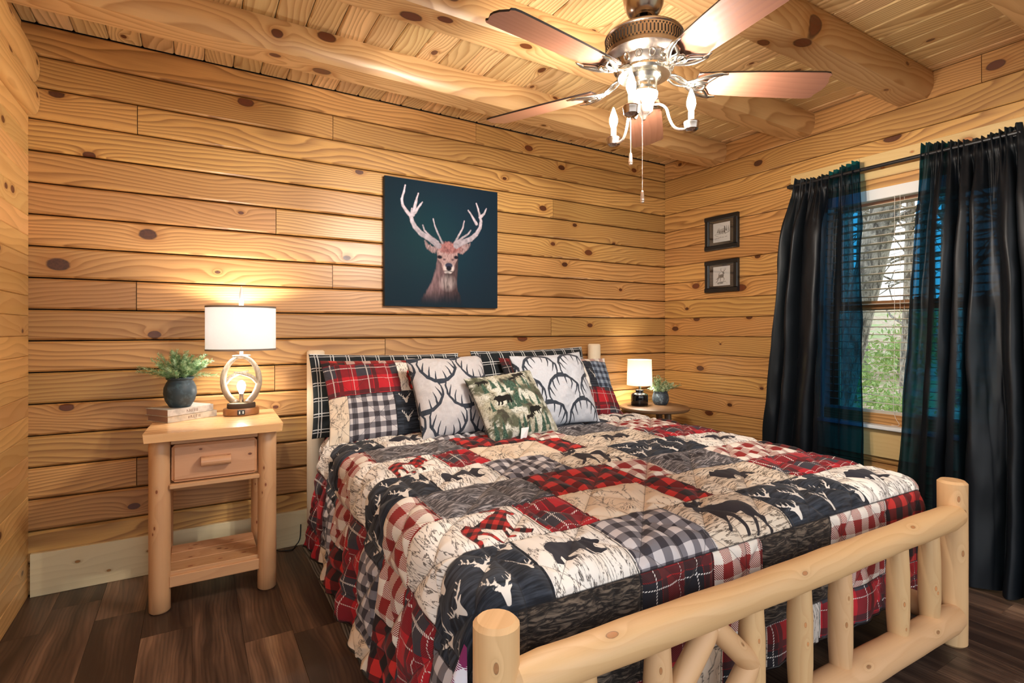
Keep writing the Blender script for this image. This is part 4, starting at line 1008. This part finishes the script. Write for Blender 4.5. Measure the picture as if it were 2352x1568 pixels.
obj('pot', lathe([(r*.90, z) for r, z in [(0,0),(.048,0),(.052,.004),(.070,.032),(.0785,.066),(.076,.095),(.064,.120),(.058,.128),(.060,.132),(.066,.135),(.067,.142),(.062,.147),(.054,.145),(.052,.132),(.052,.125),(0,.125)]], 40), M['pot'], pl, smooth=True)
obj('soil', lathe([(0,.128),(.052,.128),(.05,.134),(0,.136)], 20, caps=False), M['soil'], pl)
rr = np.random.RandomState(11)
def fern(base, d, ln, droop, seed, n=40):
    r_ = np.random.RandomState(seed); P = []; q = Vector(base); dv = Vector(d).normalized(); pts = [q.copy()]
    for k in range(10):
        dv = (dv + Vector((0,0,-droop*.1))).normalized(); q = q + dv*ln/10; pts.append(q.copy())
    P.append(tube(pts, [.0014-.0001*k for k in range(11)], 4))
    for k in range(n):
        s = .22+.78*k/n; i = min(int(s*10), 9); b = pts[i].lerp(pts[i+1], s*10-i); t = (pts[i+1]-pts[i]).normalized()
        for j in range(3):
            u = Vector(r_.normal(0,1,3)); u = (u - t*u.dot(t)).normalized(); e = b + (u*.8+t*.75)*(.026*(1-.45*s)); sd_ = t.cross(u)*.0013
            m = (b+e)/2
            P.append(([tuple(b), tuple(m+sd_), tuple(e), tuple(m-sd_)], [(0,1,2,3)]))
    return joinvf(*P)
for i in range(64):
    a = rr.uniform(0, 2*PI); el = rr.uniform(.62, 1.5); ln = rr.uniform(.10,.155)
    d = (math.cos(a)*math.cos(el), math.sin(a)*math.cos(el), math.sin(el))
    obj('sprig', fern((d[0]*.03, d[1]*.03, .13), d, ln, .42, 100+i), M['fern'], pl)
for d, ln in (((-.9,-.3,.62), .16), ((-1,-.1,.50), .15), ((.8,-.3,.42), .15), ((.55,-.3,.9), .155), ((.75,-.1,.75), .145)): obj('sprig', fern((d[0]*.03, d[1]*.03, .135), d, ln, .7 if d[2] < .43 else .3, int(900+d[0]*90)), M['fern'], pl)
# power cord on the floor
cb = obj('power_cord', tube(smooth_path([(.35,3.24,.30),(.36,3.235,.06),(.40,3.22,.006),(.47,3.19,.005),(.50,3.235,.005),(.525,3.242,.04),(.53,3.243,.12)], 6), .0032, 6), M['blackcord'], smooth=True); tag(cb, 'black power cord on the floor between nightstand and bed post', 'cord')
# ------------------------------------------------------------------ right bedside table, lamp and plant
tb = empty('bedside_table', (3.09, 2.985, 0)); tag(tb, 'round dark wood bedside table in the far corner behind the bed', 'table')
tp = wp('table_top', lathe([(0,-.012),(.255,-.012),(.263,-.006),(.265,.006),(.258,.012),(0,.012)], 48, caps=False), 'dark_table', tb, (0,0,.628), auto=40)
for k in range(3):
    a = 2*PI*k/3+.5; loc, rot, L = along((.17*math.cos(a), .17*math.sin(a), 0), (.14*math.cos(a), .14*math.sin(a), .617)); wp('leg', log(L, .026, 0, 0, .01, 14, 80+k), 'dark_table', tb, loc, rot)
l2 = empty('table_lamp', (3.03, 3.085, .6405)); tag(l2, 'small black ceramic lamp with a white shade beside the far right bed post', 'lamp')
obj('base', lathe([(0,0),(.062,0),(.066,.004),(.0665,.075),(.063,.088),(.045,.098),(.032,.102),(.030,.112),(.034,.116),(.033,.122),(.016,.126),(0,.126)], 36), simple('black_glaze', (.004,.004,.005), .08), l2, auto=50)
obj('neck', lathe([(.013,.126),(.013,.165),(0,.167)], 16), M['metal'], l2, auto=40)
s2 = obj('lamp_shade', lathe([(.091,.362),(.093,.362),(.099,.160),(.097,.160),(.091,.358)], 44, 1, 1, False), M['shade2'], l2, auto=40)
for a in (.3, .3+2*PI/3, .3+4*PI/3): obj('shade_spider', tube([(0,0,.345),(.0905*math.cos(a), .0905*math.sin(a), .35)], .0015, 6), M['white_paint'], s2)
obj('bulb', lathe([(.010,.167),(.012,.185),(.024,.212),(.027,.232),(.022,.252),(0,.262)], 18), M['bulb_lamp2'], l2, smooth=True)
p2 = empty('potted_plant', (3.205, 3.03, .6405)); tag(p2, 'small leafy sage green plant in a weathered blue gray pot beside the black lamp', 'plant')
obj('pot', lathe([(0,0),(.046,0),(.052,.006),(.064,.032),(.066,.055),(.060,.082),(.053,.096),(.056,.100),(.057,.106),(.050,.107),(.048,.098),(0,.096)], 36), M['pot2'], p2, smooth=True)
obj('soil', lathe([(0,.097),(.048,.097),(.046,.101),(0,.103)], 18, caps=False), M['soil'], p2)
def leafy(base, d, ln, seed):
    r_ = np.random.RandomState(seed); q = Vector(base); dv = Vector(d).normalized(); pts = [q.copy()]
    for k in range(6): dv = (dv+Vector((r_.uniform(-.12,.12), r_.uniform(-.12,.12), -.02))).normalized(); q = q+dv*ln/6; pts.append(q.copy())
    P = [tube(pts, .0013, 4)]
    for k in range(15):
        s = .25+.75*k/14; i = min(int(s*6), 5); b = pts[i].lerp(pts[i+1], s*6-i); t = (pts[i+1]-pts[i]).normalized()
        u = Vector(r_.normal(0,1,3)); u = (u-t*u.dot(t)).normalized(); ax = (u*.85+t*.6).normalized(); w = ax.cross(Vector((.1,.2,1))).normalized()*.007; n = ax.cross(w).normalized()*.0015; l = .021
        P.append(([tuple(b), tuple(b+ax*l*.45+w+n), tuple(b+ax*l), tuple(b+ax*l*.45-w+n), tuple(b+ax*l*.5-n)], [(0,4,1),(1,4,2),(2,4,3),(3,4,0)]))
    return joinvf(*P)
for i in range(38):
    a = rr.uniform(0, 2*PI); el = rr.uniform(.35,1.5); d = (math.cos(a)*math.cos(el), math.sin(a)*math.cos(el), math.sin(el)); obj('sprig', leafy((d[0]*.02, d[1]*.02, .1), d, rr.uniform(.08,.13), 300+i), M['leaf'], p2)
for i, (d, ln) in enumerate((((.8,-.45,.55), .15), ((.9,-.5,.6), .13), ((-.7,-.3,.4), .12))): obj('sprig', leafy((d[0]*.02, d[1]*.02, .1), d, ln, 400+i), M['leaf'], p2)
# ------------------------------------------------------------------ deer canvas
cvx = empty('canvas_print', (1.42, D-.002, 1.388)); tag(cvx, 'square dark teal canvas of a red stag portrait on the back wall', 'picture')
NN = 300; S, U = np.meshgrid((np.arange(NN)+.5)/NN, (np.arange(NN)+.5)/NN, indexing='ij')
def smt(d, e): return np.clip(.5-d/e, 0, 1)
bgc = np.stack([.006+.004*fbm(S*3, U*3), .020+.016*np.exp(-((S-.42)**2+(U-.55)**2)/.12), .032+.018*np.exp(-((S-.5)**2+(U-.6)**2)/.2)], -1)
A = dict(Lmain=[(.45,.494),(.37,.547),(.292,.584),(.246,.63),(.223,.671),(.211,.713),(.177,.745),(.147,.785),(.138,.834),(.155,.894),(.166,.945)], Rmain=[(.606,.507),(.665,.542),(.742,.575),(.794,.622),(.83,.68),(.838,.735),(.83,.765),(.812,.826),(.794,.878)])
seg = chain(A['Lmain'], .024, .005)+chain(A['Rmain'], .024, .005)
for c, r in (([(.223,.671),(.215,.728),(.221,.772)],.012),([(.23,.723),(.246,.79),(.261,.85),(.274,.895)],.015),([(.246,.742),(.276,.786),(.308,.83)],.013),([(.442,.523),(.37,.569),(.327,.609),(.313,.648)],.011),([(.483,.519),(.442,.597),(.418,.647),(.402,.708)],.008),([(.83,.765),(.869,.801),(.889,.846)],.013),([(.794,.707),(.76,.758),(.718,.811)],.013),([(.59,.52),(.632,.6),(.665,.656),(.68,.719)],.010),([(.615,.538),(.665,.58),(.717,.615),(.741,.648)],.011)): seg += chain(c, r, .004)
dA = sd_caps(S, U, seg)+ (fbm(S*60,U*60)-.45)*.006
head = sd_poly(S, U, [(.45,.494),(.499,.513),(.598,.514),(.619,.455),(.615,.394),(.59,.347),(.581,.301),(.556,.277),(.507,.274),(.487,.303),(.475,.354),(.442,.389),(.434,.441)])
ears = np.minimum(sd_poly(S, U, [(.442,.479),(.386,.489),(.327,.528),(.339,.478),(.37,.444),(.418,.432)]), sd_poly(S, U, [(.615,.492),(.682,.528),(.738,.54),(.717,.485),(.665,.443),(.619,.455)]))
body = sd_poly(S, U, [(.442,.43),(.422,.307),(.386,.194),(.339,.126),(.292,.036),(.284,-.02),(.665,-.02),(.653,.061),(.623,.129),(.611,.204),(.619,.303),(.619,.43)])
furv = fbm(S*90, U*18, 3); fur2 = fbm(S*120+4, U*60, 2)
def paint(c, d, col, e=.006): return c + (np.asarray(col)-c)*smt(d, e)[..., None]
col = bgc
fade = np.clip(U/.16, .05, 1)[..., None]
bodyc = (np.array([.13,.082,.09])*(.35+1.5*furv[...,None]))*fade*(.55+.9*np.exp(-((S-.40)/.10)**2)[...,None]); col = col + (bodyc-col)*smt(body+(furv-.45)*.03, .012)[...,None]*np.clip(fade*1.2,0,1)
earc = np.array([.34,.24,.25])*(.25+1.6*fur2[...,None]); col = col + (earc-col)*smt(ears+(furv-.45)*.02, .01)[...,None]
headc = np.array([.42,.28,.28])*(.45+1.1*fur2[...,None]); col = col + (headc-col)*smt(head+(fur2-.45)*.01, .008)[...,None]
cap = np.hypot((S-.545)/.10, (U-.485)/.045)-1; col = col + ((np.array([.30,.13,.13])*(.3+1.6*fbm(S*70,U*70)[...,None]))-col)*smt(cap*.05+(fur2-.45)*.03, .02)[...,None]
el = lambda cx, cy, a, b: (np.hypot((S-cx)/a, (U-cy)/b)-1)*min(a, b)
for cx, cy, a, b, cc, e in ((.458,.405,.022,.014,(.012,.010,.018),.008),(.605,.412,.020,.014,(.012,.010,.018),.008),(.50,.388,.012,.008,(.08,.05,.06),.012),(.575,.39,.012,.008,(.08,.05,.06),.012),(.54,.322,.047,.040,(.60,.52,.52),.012),(.54,.342,.034,.022,(.035,.04,.075),.008),(.54,.318,.024,.02,(.012,.012,.02),.008),(.537,.294,.040,.006,(.02,.016,.02),.006),(.532,.284,.028,.010,(.60,.55,.55),.008),(.53,.255,.022,.03,(.03,.02,.024),.02)): col = paint(col, el(cx,cy,a,b), cc, e)
beard = el(.53,.20,.055,.05); col = col+(np.array([.50,.42,.42])*(.1+1.7*furv[...,None])-col)*(smt(beard, .06)*.7)[...,None]
antc = np.array([.50,.44,.52])*(.40+1.0*fbm(S*50,U*50)[...,None])*(1-.55*smt(dA+.012,.01)[...,None]*0)+.08; antc = antc*(.55+.7*np.clip(U-.45,0,.5)[...,None]/.35)
col = col + (antc-col)*smt(dA, .006)[...,None]
V = np.stack([(np.linspace(0,1,NN)[:,None]+0*U-.5)*.803, np.full(S.shape, -.035), (np.linspace(0,1,NN)[None,:]+0*S)*.809], -1).reshape(-1,3)
ij = np.arange(NN*NN).reshape(NN,NN); Qc = np.stack([ij[:-1,:-1], ij[1:,:-1], ij[1:,1:], ij[:-1,1:]], -1).reshape(-1,4)
pa = np.concatenate([np.clip(col,0,1), np.ones(S.shape+(1,))], -1).reshape(-1,4)
link(bpy.data.objects.new('printed_face', gridmesh('printed_face', V, Qc, [M['print']], np.zeros(len(Qc)), np.zeros((NN*NN,2)), dict(paint=pa))), cvx)
obj('canvas_side', box(.803, .033, .809, (0,-.0175,.4045)), M['canvas_edge'], cvx)
# ------------------------------------------------------------------ two small frames on the right wall
def frame(z0, z1, label, draw):
    fr = empty('picture_frame', (RW-.001, 2.678, (z0+z1)/2), -PI/2); tag(fr, label, 'picture', 'small framed sketches on the right wall')
    w, h, t = .296, z1-z0, .036
    def bar(L, loc, ry): 
        return xf(plank(L, t, .028, .006), T(*loc) @ Ry(ry) )
    obj('frame', joinvf(xf(plank(w, t, .03, .006), T(0,-.03,h/2-t/2)), xf(plank(w, t, .03, .006), T(0,-.03,-h/2+t/2)), xf(plank(h-2*t, t, .03, .006), T(-w/2+t/2,-.03,0) @ Ry(PI/2)), xf(plank(h-2*t, t, .03, .006), T(w/2-t/2,-.03,0) @ Ry(PI/2))), M['black'], fr)
    obj('mat_board', box(w-.04, .006, h-.04, (0,-.010,0)), M['mat_board'], fr)
    n, m = 110, 110; pw_, ph_ = .152, .148
    s, u = np.meshgrid(np.linspace(0,1,n), np.linspace(0,1,m), indexing='ij'); ink = draw(s, u); ink = np.clip(ink, 0, 1)
    c = (.88*(1-ink)+.02*ink)[...,None]*np.array([1,.98,.98]); pa = np.concatenate([c, np.ones(s.shape+(1,))], -1).reshape(-1,4)
    wob = .0012*np.sin(u*90)*np.where((s < .01)|(s > .99), 1, 0)
    V = np.stack([(s-.5)*pw_+wob, np.full(s.shape, -.0145), (u-.5)*ph_], -1).reshape(-1,3); ij = np.arange(n*m).reshape(n,m); Qp = np.stack([ij[:-1,:-1], ij[1:,:-1], ij[1:,1:], ij[:-1,1:]], -1).reshape(-1,4)
    link(bpy.data.objects.new('sketch', gridmesh('sketch', V, Qp, [M['print_bw']], np.zeros(len(Qp)), np.zeros((n*m,2)), dict(paint=pa))), fr)
    obj('glazing', box(w-.06, .002, h-.06, (0,-.0185,0)), M['glass'], fr)
def cabin(s, u):
    k = np.zeros(s.shape); n = fbm(s*40, u*40); g = lambda d, a=1.: smt(d, .014)*a
    tr = np.full(s.shape, 1.)
    for x, y, h in ((.80,.52,.30),(.92,.5,.34),(.74,.55,.2),(.30,.5,.22),(.36,.5,.25),(.26,.48,.15)):
        for q in range(4): tr = np.minimum(tr, sd_poly(s, u, [(x-.055*(1-.2*q), y+h*.22*q), (x+.055*(1-.2*q), y+h*.22*q), (x, y+h*(.45+.19*q))]))
    k = np.maximum(k, g(tr)*np.clip(n*2.2-.35,0,1))
    k = np.maximum(k, g(sd_poly(s, u, [(.33,.46),(.33,.55),(.66,.58),(.66,.46)]))*(.35+.8*(np.sin(s*70) > .2)))
    k = np.maximum(k, g(sd_poly(s, u, [(.30,.55),(.42,.66),(.66,.70),(.68,.58)]))*(.25+.35*n)); k = np.maximum(k, g(sd_poly(s, u, [(.66,.46),(.66,.80),(.71,.80),(.72,.46)]))*.95)
    k = np.maximum(k, g(sd_caps(s, u, [(.1,.40,.012,.3,.43,.012),(.22,.43,.014,.75,.42,.022),(.7,.42,.018,.95,.47,.012),(.12,.34,.008,.3,.31,.01)]))*np.clip(n*2.6-.5,0,1))
    return np.maximum(k, g(sd_caps(s, u, [(.14,.20,.007,.46,.23,.007),(.14,.22,.005,.14,.16,.005),(.22,.23,.005,.22,.17,.005),(.32,.24,.005,.32,.18,.005),(.40,.25,.006,.44,.28,.006),(.50,.23,.007,.63,.23,.009),(.7,.24,.007,.82,.25,.01)]))*.95)
def buck(s, u):
    n = fbm(s*45, u*45); k = np.zeros(s.shape); g = lambda d: smt(d, .014)
    k = g(np.minimum(sd_poly(s, u, [(.30,.46),(.34,.56),(.45,.58),(.58,.60),(.56,.68),(.60,.72),(.66,.66),(.68,.62),(.64,.60),(.63,.48),(.60,.42),(.52,.40),(.42,.42),(.34,.38)]), 1.))*(.45+n*.9)
    k = np.maximum(k, g(sd_caps(s, u, chain([(.34,.44),(.24,.36),(.18,.34)], .03, .012)+chain([(.33,.42),(.26,.26),(.17,.16)], .028, .011)+chain([(.43,.42),(.44,.30),(.43,.2)], .022, .01)+chain([(.60,.44),(.66,.34),(.62,.24)], .022, .01)+chain([(.34,.56),(.36,.64),(.42,.68)], .022, .008)))*.8)
    k = np.maximum(k, g(sd_caps(s, u, chain([(.58,.70),(.48,.76),(.44,.84),(.46,.92)], .012, .005)+chain([(.6,.71),(.68,.77),(.74,.84),(.74,.9)], .012, .005)+chain([(.45,.80),(.53,.9)], .007, .004)+chain([(.66,.76),(.62,.88)], .007, .004)+chain([(.71,.8),(.69,.9)], .007, .004)))*.95)
    k = np.maximum(k, g(sd_caps(s, u, [(.30,.13,.05,.55,.15,.05),(.5,.18,.03,.75,.21,.012)]))*np.clip(n*2.-.25,0,1)); return np.maximum(k, g(sd_caps(s, u, [(.78,.12,.006,.84,.12,.006)]))*.6)
frame(1.858, 2.122, 'black framed pencil sketch of a log cabin, upper of two on the right wall', cabin)
frame(1.528, 1.777, 'black framed pencil sketch of a leaping buck, lower of two on the right wall', buck)
# ------------------------------------------------------------------ curtains on their rod
rod = obj('curtain_rod', joinvf(tube([(RW-.09,.93,2.192),(RW-.09,2.10,2.192)], .011, 12), box(.09,.018,.03,(RW-.045,2.085,2.192)), box(.09,.018,.03,(RW-.045,.95,2.192))), M['rod']); tag(rod, 'black metal curtain rod across the top of the window', 'curtain rod')
def curtain(yt0, yt1, yb0, yb1, zb, xb, folds, seed, label, quiet, sheer):
    r_ = np.random.RandomState(seed); n, m = 320, 160
    u, v = np.meshgrid(np.linspace(0,1,n), np.linspace(0,1,m), indexing='ij')      # v 0 top 1 bottom
    zt = 2.232; z = zt + (zb-zt)*v
    f = np.clip(v/.85, 0, 1)**.8
    ease = np.clip(v/.18, 0, 1); ease = ease*ease*(3-2*ease)
    y = (yt0+(yt1-yt0)*u)*(1-f) + (yb0+(yb1-yb0)*u)*f
    ph = r_.uniform(0, 6, 8); uu = u + .035*np.sin(2*PI*u*2.3+ph[0]+v*1.2)+.012*np.sin(v*7+ph[1]+u*9)
    amp = quiet(u)
    fold = np.sin(2*PI*folds*uu+ph[2]) + .30*np.sin(2*PI*folds*1.7*uu+ph[3]+v*1.5); fold = np.sign(fold)*np.abs(fold)**.85
    gather = np.sin(2*PI*folds*2.3*u+ph[4]+np.sin(u*31)*1.1) + .6*np.sin(2*PI*folds*4.1*u+ph[5]+np.sin(u*17))
    x = (RW-.092) + (xb-(RW-.092))*np.clip((v-.12)/.88, 0, 1)**1.15
    x = x - .040*fold*amp*ease - .010*gather*(1-ease) - .035*ease*amp
    y = y + .012*np.cos(2*PI*folds*uu+ph[2])*amp*ease + (fbm(u*9+seed, v*6)-.45)*.03*ease
    x = x + (fbm(u*7+seed*2, v*7, 2)-.45)*.030*ease + (fbm(u*30, v*50+seed,2)-.4)*.010*(1-ease)*.6
    pinch = np.exp(-((v-.042)/.012)**2); x = x*(1-pinch*.75) + (RW-.105)*pinch*.75
    z = z + .004*gather*np.clip(1-v/.03, 0, 1) + .02*np.sin(u*5+seed)*np.clip(1-v/.05,0,1) + .015*fold*amp*np.clip((v-.9)/.1,0,1)*0
    x = np.minimum(x, RW-.028); z = np.maximum(z, .004)
    V = np.stack([x,y,z], -1).reshape(-1,3); ij = np.arange(n*m).reshape(n,m); Qp = np.stack([ij[:-1,:-1], ij[1:,:-1], ij[1:,1:], ij[:-1,1:]], -1).reshape(-1,4)
    o = link(bpy.data.objects.new('curtain', gridmesh('curtain', V, Qp, [M['curtain']], np.zeros(len(Qp)), np.stack([u,v*2], -1).reshape(-1,2), dict(sheer=np.clip(sheer(u,v),0,1).ravel())))); tag(o, label, 'curtain', 'dark satin curtains at the window'); return o
curtain(2.05, 1.645, 2.215, 1.595, .03, RW-.14, 5, 3, 'sheer black satin curtain on the left half of the window', lambda u: np.where(u > .6, .18+.12*np.sin(u*30)**2, 1.)*1.0,
    lambda u, v: .05+.95*np.clip((u-.53+.04*np.sin(v*6))/.05,0,1)*(1-.75*np.exp(-((u-.74+.04*v)/.045)**2)*np.clip((.55-v)/.15,0,1)))
curtain(1.335, .925, 1.41, .80, .012, 3.265, 5.5, 8, 'sheer black satin curtain at the right edge, its hem on the floor', lambda u: np.where(u < .2, .35, 1.),
    lambda u, v: .04+.30*np.clip((.20-u)/.04,0,1)+.96*np.exp(-((u-.27-.02*v)/.022)**4)+.9*np.exp(-((u-.47+.02*v)/.010)**4)*np.clip((v-.3)/.1,0,1)+.9*np.exp(-((u-.535)/.016)**4)*np.clip((v-.25)/.1,0,1))
# ------------------------------------------------------------------ ceiling fan
FX, FY = 1.376, 1.38
fan = empty('ceiling_fan', (FX, FY, 2.53)); tag(fan, 'pewter ceiling fan with five rosewood blades and candle lights under the beam', 'ceiling fan')
fz = lambda z: z-2.53
obj('canopy', lathe([(.073,0),(.075,fz(2.515)),(.076,fz(2.47)),(.074,fz(2.425)),(.068,fz(2.392)),(.057,fz(2.368)),(.044,fz(2.355)),(.034,fz(2.351)),(.030,fz(2.353)),(.030,fz(2.372)),(0,fz(2.372))], 40), M['metal_dark'], fan, auto=60)
obj('downrod', lathe([(.0135,fz(2.40)),(.0135,fz(2.31)),(.022,fz(2.306)),(.024,fz(2.296)),(0,fz(2.296))], 16), M['metal_dark'], fan, auto=50)
hs = obj('motor_housing', lathe([(0,fz(2.298)),(.05,fz(2.298)),(.10,fz(2.292)),(.128,fz(2.284)),(.136,fz(2.278)),(.138,fz(2.272)),(.134,fz(2.268)),(.134,fz(2.222)),(.137,fz(2.219)),(.137,fz(2.206)),(.133,fz(2.202)),(.118,fz(2.192)),(.106,fz(2.186)),(.100,fz(2.165)),(.088,fz(2.152)),(0,fz(2.152))], 64, caps=False), M['metal_dark'], fan, auto=35)
vp = []
for k in range(66):
    a = 2*PI*k/66; vp.append(xf(box(.0015,.0042,.024), Rz(a) @ T(.1342,0,fz(2.244)))); 
    for z_, d_ in ((2.2605,1),(2.2275,-1)): vp.append(xf(([(.001,-.0032,.0028*d_),(.001,.0032,.0028*d_),(.001,0,-.0036*d_),(-.001,-.0032,.0028*d_),(-.001,.0032,.0028*d_),(-.001,0,-.0036*d_)], [(0,1,2),(3,5,4),(0,3,4,1),(1,4,5,2),(2,5,3,0)]), Rz(a+PI/66) @ T(.1345,0,fz(z_))))
o = obj('vent_slots', joinvf(*vp), M['vent'], hs); o['kind'] = 'stuff'
fl = []
for k in range(15):
    a = 2*PI*k/15; fl.append(xf(tube(smooth_path([(.108,0,fz(2.188)),(.107,.009,fz(2.180)),(.1035,.008,fz(2.168)),(.101,0,fz(2.163)),(.1035,-.008,fz(2.168)),(.107,-.009,fz(2.180)),(.108,0,fz(2.188))], 3), .0028, 6), Rz(a)))
o = obj('cast_petals', joinvf(*fl), M['metal'], hs, smooth=True)
obj('flywheel', lathe([(.05,fz(2.155)),(.094,fz(2.155)),(.096,fz(2.146)),(.09,fz(2.138)),(.05,fz(2.138))], 40), M['metal'], fan, auto=40)
obj('switch_housing', lathe([(.058,fz(2.140)),(.060,fz(2.134)),(.052,fz(2.126)),(.047,fz(2.12)),(.046,fz(2.09)),(.05,fz(2.084)),(.05,fz(2.078)),(0,fz(2.078))], 36), M['metal'], fan, auto=40)
obj('light_fitter', lathe([(.049,fz(2.080)),(.050,fz(2.074)),(.047,fz(2.062)),(.038,fz(2.052)),(.033,fz(2.030)),(.031,fz(2.015)),(.022,fz(2.006)),(.016,fz(2.004)),(.010,fz(1.996)),(.006,fz(1.986)),(0,fz(1.985))], 36), M['nickel'], fan, auto=50)
# blades
bo = [(0,-.052),(.0,.052),(.06,.058),(.2,.066),(.36,.071),(.44,.072),(.460,.069),(.469,.060),(.466,.050),(.472,.038),(.480,.022),(.483,0),(.480,-.022),(.472,-.038),(.466,-.050),(.469,-.060),(.460,-.069),(.44,-.072),(.36,-.071),(.2,-.066),(.06,-.058)]
FPH = R_(43.5); ZB = 2.122
for k in range(5):
    a = FPH+2*PI*k/5; MB = Rz(a) @ T(.182,0,fz(ZB)) @ Rx(-R_(12))
    pr_ = prism(bo, -.0032, .0032); npg = len(pr_[1]); idx = [1]*(npg-2)+[0,0]
    b = link(bpy.data.objects.new('blade', mesh('blade', pr_[0], pr_[1], [M['blade'], M['blade_edge']], False, idx)), fan); b.matrix_local = MB; wood(b, None, .5)
    horns = []
    for s in (1,-1):
        horns.append(tube(smooth_path([(-.03,s*.006,-.006),(-.004,s*.026,-.010),(.030,s*.048,-.011),(.066,s*.060,-.010),(.098,s*.060,-.009)], 5), [.008]*6+[.0095]*6+[.009]*5+[.006,.005,.0045,.004], 10, .7))
        horns.append(tube(smooth_path([(-.02,s*.01,-.008),(.012,s*.022,-.012),(.036,s*.02,-.012),(.05,s*.034,-.011),(.066,s*.056,-.010)], 4), .0062, 8, .8))
        horns.append(tube(smooth_path([(.0,s*.004,-.012),(.018,s*.016,-.014),(.034,s*.012,-.014),(.036,s*.002,-.013)], 4), .0048, 8))
    horns.append(tube(smooth_path([(-.10,0,.028),(-.072,0,.020),(-.045,0,.002),(-.015,0,-.008),(.02,0,-.012),(.042,0,-.011)], 4), [.011]*8+[.009]*6+[.007]*7, 10, .6))
    horns.append(tube(smooth_path([(-.09,.012,.022),(-.066,.022,.010),(-.04,.016,-.002),(-.018,.004,-.006)], 4), .0045, 8)); horns.append(tube(smooth_path([(-.09,-.012,.022),(-.066,-.022,.010),(-.04,-.016,-.002),(-.018,-.004,-.006)], 4), .0045, 8))
    horns.append(xf(box(.018,.018,.010,(0,0,0),.003), T(-.004,0,-.013) @ Rz(PI/4)))
    h_ = obj('blade_bracket', joinvf(*horns), M['metal'], fan, smooth=True); h_.matrix_local = MB
# candle arms
for k, adeg in enumerate((-36, 88, 211)):
    a = R_(adeg); Mr = Rz(a)
    am = obj('light_arm', xf(tube(smooth_path([(.030,0,fz(2.036)),(.055,0,fz(2.040)),(.078,0,fz(2.024)),(.090,0,fz(1.985)),(.108,0,fz(1.955)),(.135,0,fz(1.948)),(.160,0,fz(1.955))], 5), .0046, 10), Mr), M['nickel'], fan, smooth=True)
    cp = obj('cup', xf(lathe([(0,fz(1.940)),(.016,fz(1.941)),(.024,fz(1.948)),(.026,fz(1.966)),(.0275,fz(1.970)),(.0265,fz(1.974)),(.012,fz(1.974)),(0,fz(1.974))], 28, caps=False), Mr @ T(.165,0,0)), M['metal_dark'], am, auto=40)
    obj('candle_sleeve', xf(lathe([(.0105,fz(1.972)),(.0105,fz(2.010)),(0,fz(2.0105))], 16), Mr @ T(.165,0,0)), M['candle'], am, auto=40)
    obj('bulb', xf(lathe([(.007,fz(2.011)),(.011,fz(2.020)),(.0155,fz(2.034)),(.0155,fz(2.046)),(.0115,fz(2.062)),(.006,fz(2.078)),(.0015,fz(2.090)),(0,fz(2.091))], 18), Mr @ T(.165,0,0)), M['bulb_fan'], am, smooth=True)
def chain_pull(x, y, z0, z1, nb_):
    P = [];
    for i in range(nb_):
        z_ = z0+(z1-z0)*i/(nb_-1); P.append(xf(lathe([(0,-.0018),(.0013,-.0013),(.0018,0),(.0013,.0013),(0,.0018)], 6), T(x,y,fz(z_))))
    c = obj('pull_chain', joinvf(*P), M['nickel'], fan, smooth=True)
    obj('pull_weight', xf(lathe([(0,.012),(.003,.011),(.005,.006),(.0075,-.018),(.0085,-.024),(.007,-.026),(.0078,-.029),(.0055,-.033),(0,-.034)], 16), T(x,y,fz(z1-.012))), M['nickel'], c, auto=50)
chain_pull(-.005, .002, 1.985, 1.735, 66)
chain_pull(-.040, .024, 2.035, 1.87, 44)
